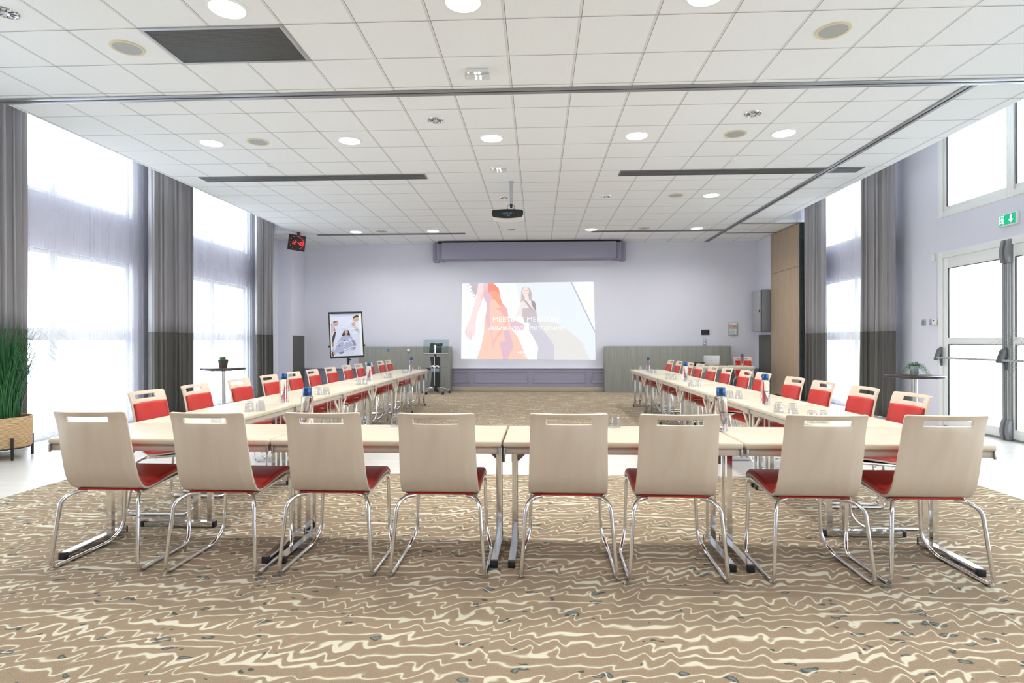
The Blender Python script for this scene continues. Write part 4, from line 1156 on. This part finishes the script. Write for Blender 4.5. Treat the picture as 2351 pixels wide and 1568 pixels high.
P.poly((229,236,242), [(968,72),(1890,64),(2270,880),(2290,1335),(1320,1330),(1340,1120),(1040,370)])
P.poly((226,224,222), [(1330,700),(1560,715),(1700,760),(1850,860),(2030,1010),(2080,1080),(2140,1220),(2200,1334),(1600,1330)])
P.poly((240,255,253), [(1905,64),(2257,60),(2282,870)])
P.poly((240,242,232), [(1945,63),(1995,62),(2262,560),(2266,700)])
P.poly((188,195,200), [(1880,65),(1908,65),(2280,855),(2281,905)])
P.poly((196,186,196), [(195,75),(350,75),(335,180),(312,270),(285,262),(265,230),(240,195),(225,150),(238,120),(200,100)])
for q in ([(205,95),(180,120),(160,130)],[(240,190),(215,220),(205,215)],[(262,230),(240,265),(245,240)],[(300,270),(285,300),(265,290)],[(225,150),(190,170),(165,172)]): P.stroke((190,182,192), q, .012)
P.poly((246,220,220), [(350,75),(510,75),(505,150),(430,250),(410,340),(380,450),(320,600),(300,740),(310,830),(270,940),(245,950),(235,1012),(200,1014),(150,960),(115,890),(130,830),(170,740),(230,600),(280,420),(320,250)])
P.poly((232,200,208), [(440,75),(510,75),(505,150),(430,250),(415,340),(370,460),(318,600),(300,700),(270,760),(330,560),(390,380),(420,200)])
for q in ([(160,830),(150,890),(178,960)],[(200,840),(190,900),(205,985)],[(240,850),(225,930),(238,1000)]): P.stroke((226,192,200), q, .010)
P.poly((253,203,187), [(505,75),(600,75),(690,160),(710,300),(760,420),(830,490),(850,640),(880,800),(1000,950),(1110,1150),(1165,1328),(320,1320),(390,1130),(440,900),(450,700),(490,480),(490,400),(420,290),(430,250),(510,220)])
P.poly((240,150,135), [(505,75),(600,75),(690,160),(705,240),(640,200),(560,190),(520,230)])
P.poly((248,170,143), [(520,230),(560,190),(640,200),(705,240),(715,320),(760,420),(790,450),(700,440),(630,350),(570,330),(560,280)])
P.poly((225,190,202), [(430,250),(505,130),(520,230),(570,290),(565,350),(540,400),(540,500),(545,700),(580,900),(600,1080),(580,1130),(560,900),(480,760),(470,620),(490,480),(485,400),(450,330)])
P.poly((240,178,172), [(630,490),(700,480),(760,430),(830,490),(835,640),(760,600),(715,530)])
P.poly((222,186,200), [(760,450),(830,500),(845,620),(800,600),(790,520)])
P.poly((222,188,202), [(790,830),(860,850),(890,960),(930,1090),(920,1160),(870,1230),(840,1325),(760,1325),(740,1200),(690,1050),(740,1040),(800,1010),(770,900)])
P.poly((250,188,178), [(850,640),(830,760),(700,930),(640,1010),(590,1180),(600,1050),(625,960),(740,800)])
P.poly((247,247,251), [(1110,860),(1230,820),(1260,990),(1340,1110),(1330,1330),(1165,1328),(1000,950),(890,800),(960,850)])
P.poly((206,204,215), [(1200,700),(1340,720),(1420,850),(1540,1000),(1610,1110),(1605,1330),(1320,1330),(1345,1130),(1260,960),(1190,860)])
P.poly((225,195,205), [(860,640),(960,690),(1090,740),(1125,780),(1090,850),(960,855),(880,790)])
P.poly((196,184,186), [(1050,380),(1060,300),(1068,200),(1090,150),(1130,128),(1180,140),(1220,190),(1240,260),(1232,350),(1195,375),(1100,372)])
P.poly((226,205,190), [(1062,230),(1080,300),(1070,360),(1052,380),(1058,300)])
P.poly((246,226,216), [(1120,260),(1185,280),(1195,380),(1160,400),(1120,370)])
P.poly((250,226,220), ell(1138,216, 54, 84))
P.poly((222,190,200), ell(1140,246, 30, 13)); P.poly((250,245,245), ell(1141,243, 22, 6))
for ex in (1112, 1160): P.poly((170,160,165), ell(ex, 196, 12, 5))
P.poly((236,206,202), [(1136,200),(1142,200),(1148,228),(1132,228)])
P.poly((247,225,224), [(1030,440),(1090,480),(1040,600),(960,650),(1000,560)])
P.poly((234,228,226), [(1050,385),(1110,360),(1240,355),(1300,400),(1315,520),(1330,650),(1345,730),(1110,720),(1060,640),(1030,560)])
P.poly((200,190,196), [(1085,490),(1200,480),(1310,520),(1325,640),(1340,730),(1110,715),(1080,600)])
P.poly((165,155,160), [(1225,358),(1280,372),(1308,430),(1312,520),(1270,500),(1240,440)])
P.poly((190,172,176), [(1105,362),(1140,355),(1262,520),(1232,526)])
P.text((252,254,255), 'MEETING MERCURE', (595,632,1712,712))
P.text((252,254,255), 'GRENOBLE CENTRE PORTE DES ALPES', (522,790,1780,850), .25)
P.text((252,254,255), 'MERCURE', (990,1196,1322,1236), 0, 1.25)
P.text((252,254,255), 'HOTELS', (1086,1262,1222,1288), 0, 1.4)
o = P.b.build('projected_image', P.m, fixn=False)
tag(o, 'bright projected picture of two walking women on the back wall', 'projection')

# poster stand --------------------------------------------------------------------
t = thing('poster_stand', 'black framed poster of three people on a black pole stand', 'poster stand', (-4.42, 13.45, 0))
MB().lathe([(.26,0),(.26,.012),(.05,.03)], 32).build('base', BLACKM, t, smooth=True, angle=30)
MB().cyl(0, 0, .02, 1.05, .026, 16).build('pole', BLACKM, t, smooth=True)
MB().cyl(0, 0, .80, .89, .034, 16).build('collar', BLACK, t, smooth=True)
MB().lathe([(.018,0),(.018,.04)], 12, Matrix.Translation((.03, 0, .86)) @ Matrix.Rotation(pi/2, 4, 'Y')).build('knob', BLACK, t)
Mp = Matrix.Translation((0, -.05, .905)) @ Matrix.Rotation(R(20), 4, 'Z') @ Matrix.Rotation(R(-2.2), 4, 'Y') @ Matrix.Rotation(R(-11), 4, 'X')
W, Hh = .385, 1.10
fr = MB().box(-W, W, -.012, .012, 0, .042, Mp).box(-W, W, -.012, .012, Hh-.042, Hh, Mp).box(-W, -W+.026, -.012, .012, .042, Hh-.042, Mp).box(W-.026, W, -.012, .012, .042, Hh-.042, Mp)
fo = fr.build('frame', BLACK, t, bevel=.003)
for s in (-1, 1): MB().lathe([(.022,0),(.022,.03)], 12, Mp @ Matrix.Translation((s*W, 0, .28)) @ Matrix.Rotation(s*pi/2, 4, 'Y')).build('side_knob', BLACK, fo)
MB().box(-W+.02, W-.02, .0, .008, .03, Hh-.03, Mp).build('board', WHITEP, t)
b = MB()
for s in (-1, 1): b.box(*sorted((s*(W-.05), s*(W-.028))), -.006, .001, .045, Hh-.045, Mp)
b.build('clip_rail', WHITE, t)
def fpost(p):
    u = (p[0]-(235+(p[1]-165)*.075))/728; v = 1-(p[1]-165)/1025
    return (-W+2*W*u, Hh*v)
P = Pic(fpost, Mp @ Matrix.Translation((0, -.001, 0)))
C0, C1 = lambda y: 235+(y-165)*.075+32, lambda y: 235+(y-165)*.075+655
P.poly((208,212,228), [(C0(205),205),(C1(205),205),(C1(1150),1150),(C0(1150),1150)])
P.poly((190,193,210), [(C0(205),205),(C1(205),205),(C1(265),265),(C0(265),265)])
P.poly((160,138,142), [(268,400),(340,440),(385,520),(412,600),(400,720),(370,830),(335,955),(308,960),(292,800),(280,600)])
P.poly((200,180,185), [(280,470),(340,450),(375,520),(380,620),(330,680),(290,600)])
P.poly((78,72,76), [(372,622),(418,605),(385,790),(345,860),(310,900),(304,840),(335,740)])
P.poly((200,160,140), ell(404,418,55,58)); P.poly((105,85,80), [(340,420),(352,372),(400,358),(448,375),(400,385),(360,400)])
P.poly((176,130,104), ell(345,892,30,50))
P.poly((200,168,142), ell(832,330,62,58)); P.poly((62,48,42), [(766,330),(772,285),(805,258),(868,246),(898,285),(860,280),(800,305)])
P.poly((200,165,140), ell(784,442,38,46)); P.poly((185,187,188), [(775,515),(825,492),(905,560),(912,655),(885,640),(840,590)])
P.poly((62,58,68), [(535,715),(560,640),(590,590),(640,568),(690,600),(722,700),(660,690),(600,690)])
P.poly((205,172,156), ell(633,618,36,42)); P.poly((190,150,130), [(610,650),(655,650),(660,700),(612,700)])
P.poly((206,206,222), [(415,1058),(600,1045),(740,1000),(790,1060),(805,1148),(420,1148)])
P.poly((120,122,145), [(470,1064),(600,1045),(596,1085),(520,1100)])
P.poly((170,172,200), [(530,722),(600,700),(690,692),(750,722),(790,780),(850,890),(852,940),(805,1020),(745,1000),(600,1045),(420,1065),(322,1040),(420,900)])
P.poly((140,142,172), [(745,790),(800,800),(852,900),(805,1020),(760,930),(780,880)])
P.poly((100,66,60), ell(370,1092,32,50)); P.poly((60,60,80), ell(496,916,11,11)); P.poly((60,60,80), ell(600,805,10,10))
for q, w in (([(415,1148),(385,1090),(400,980),(440,890),(540,822),(600,835),(700,832),(722,815),(690,760)], .014), ([(600,835),(595,1000),(680,992),(760,950),(800,938),(850,945)], .013), ([(415,602),(365,620),(335,720),(296,800)], .014),
  ([(750,350),(680,410),(600,470),(540,535),(500,650)], .008), ([(540,530),(600,528),(700,540),(800,550),(912,558),(870,640),(760,662)], .010), ([(700,760),(760,790),(800,775),(850,740)], .008), ([(720,810),(760,860),(780,910)], .008)):
    P.stroke((238,240,246), q, w)
P.text((235,238,246), 'MERCURE', (575,1074,715,1098), 0, 1.1)
P.b.build('poster', P.m, t, fixn=False)

# ================================================================== LIGHT, WORLD, CAMERA
w = bpy.data.worlds.new('World'); SC.world = w; w.use_nodes = True
bg = w.node_tree.nodes['Background']; bg.inputs[0].default_value = (.88,.94,1.,1); bg.inputs[1].default_value = 7.0
def portal(x, y0, y1, z0, z1, side):
    l = bpy.data.lights.new('daylight_portal', 'AREA'); l.shape = 'RECTANGLE'; l.size = z1-z0; l.size_y = y1-y0; l.cycles.is_portal = True
    o = bpy.data.objects.new('daylight_portal', l); COL.objects.link(o); o.location = (x, (y0+y1)/2, (z0+z1)/2); o.rotation_euler = (0, -side*pi/2, 0)
for a, c in LB:
    for d, e in LZ: portal(XL-.18, a, c, d, e, 1)
for h in RH: portal(XR+.18, h[0], h[1], max(.02,h[2]), h[3], -1)
for x, y in LAMPS:
    l = bpy.data.lights.new('downlight_bulb', 'AREA'); l.shape = 'DISK'; l.size = .24; l.energy = 21 if y > 2 else 14; l.color = (1., .98, .94); l.spread = R(150)
    o = bpy.data.objects.new('downlight_bulb', l); COL.objects.link(o); o.location = (x, y, CE-.012)
cam = bpy.data.cameras.new('Camera'); cam.sensor_width = 36; cam.lens = 1338.22/2351*36; cam.clip_start = .05; cam.clip_end = 200
co = bpy.data.objects.new('Camera', cam); COL.objects.link(co)
co.matrix_world = Matrix.Translation((0,0,HC)) @ Matrix.Rotation(.0434959, 4, 'Z') @ Matrix.Rotation(pi/2-5.8e-5, 4, 'X') @ Matrix.Rotation(-.00194765, 4, 'Z')
SC.camera = co
vs = SC.view_settings; vs.view_transform = 'Standard'; vs.look = 'None'; vs.gamma = 1; vs.use_curve_mapping = False; vs.exposure = 0.36
cy = SC.cycles; cy.use_denoising = True; cy.max_bounces = 10; cy.diffuse_bounces = 5; cy.glossy_bounces = 5; cy.transmission_bounces = 8; cy.transparent_max_bounces = 16
cy.caustics_reflective = False; cy.caustics_refractive = True; cy.sample_clamp_indirect = 6.; cy.blur_glossy = .5
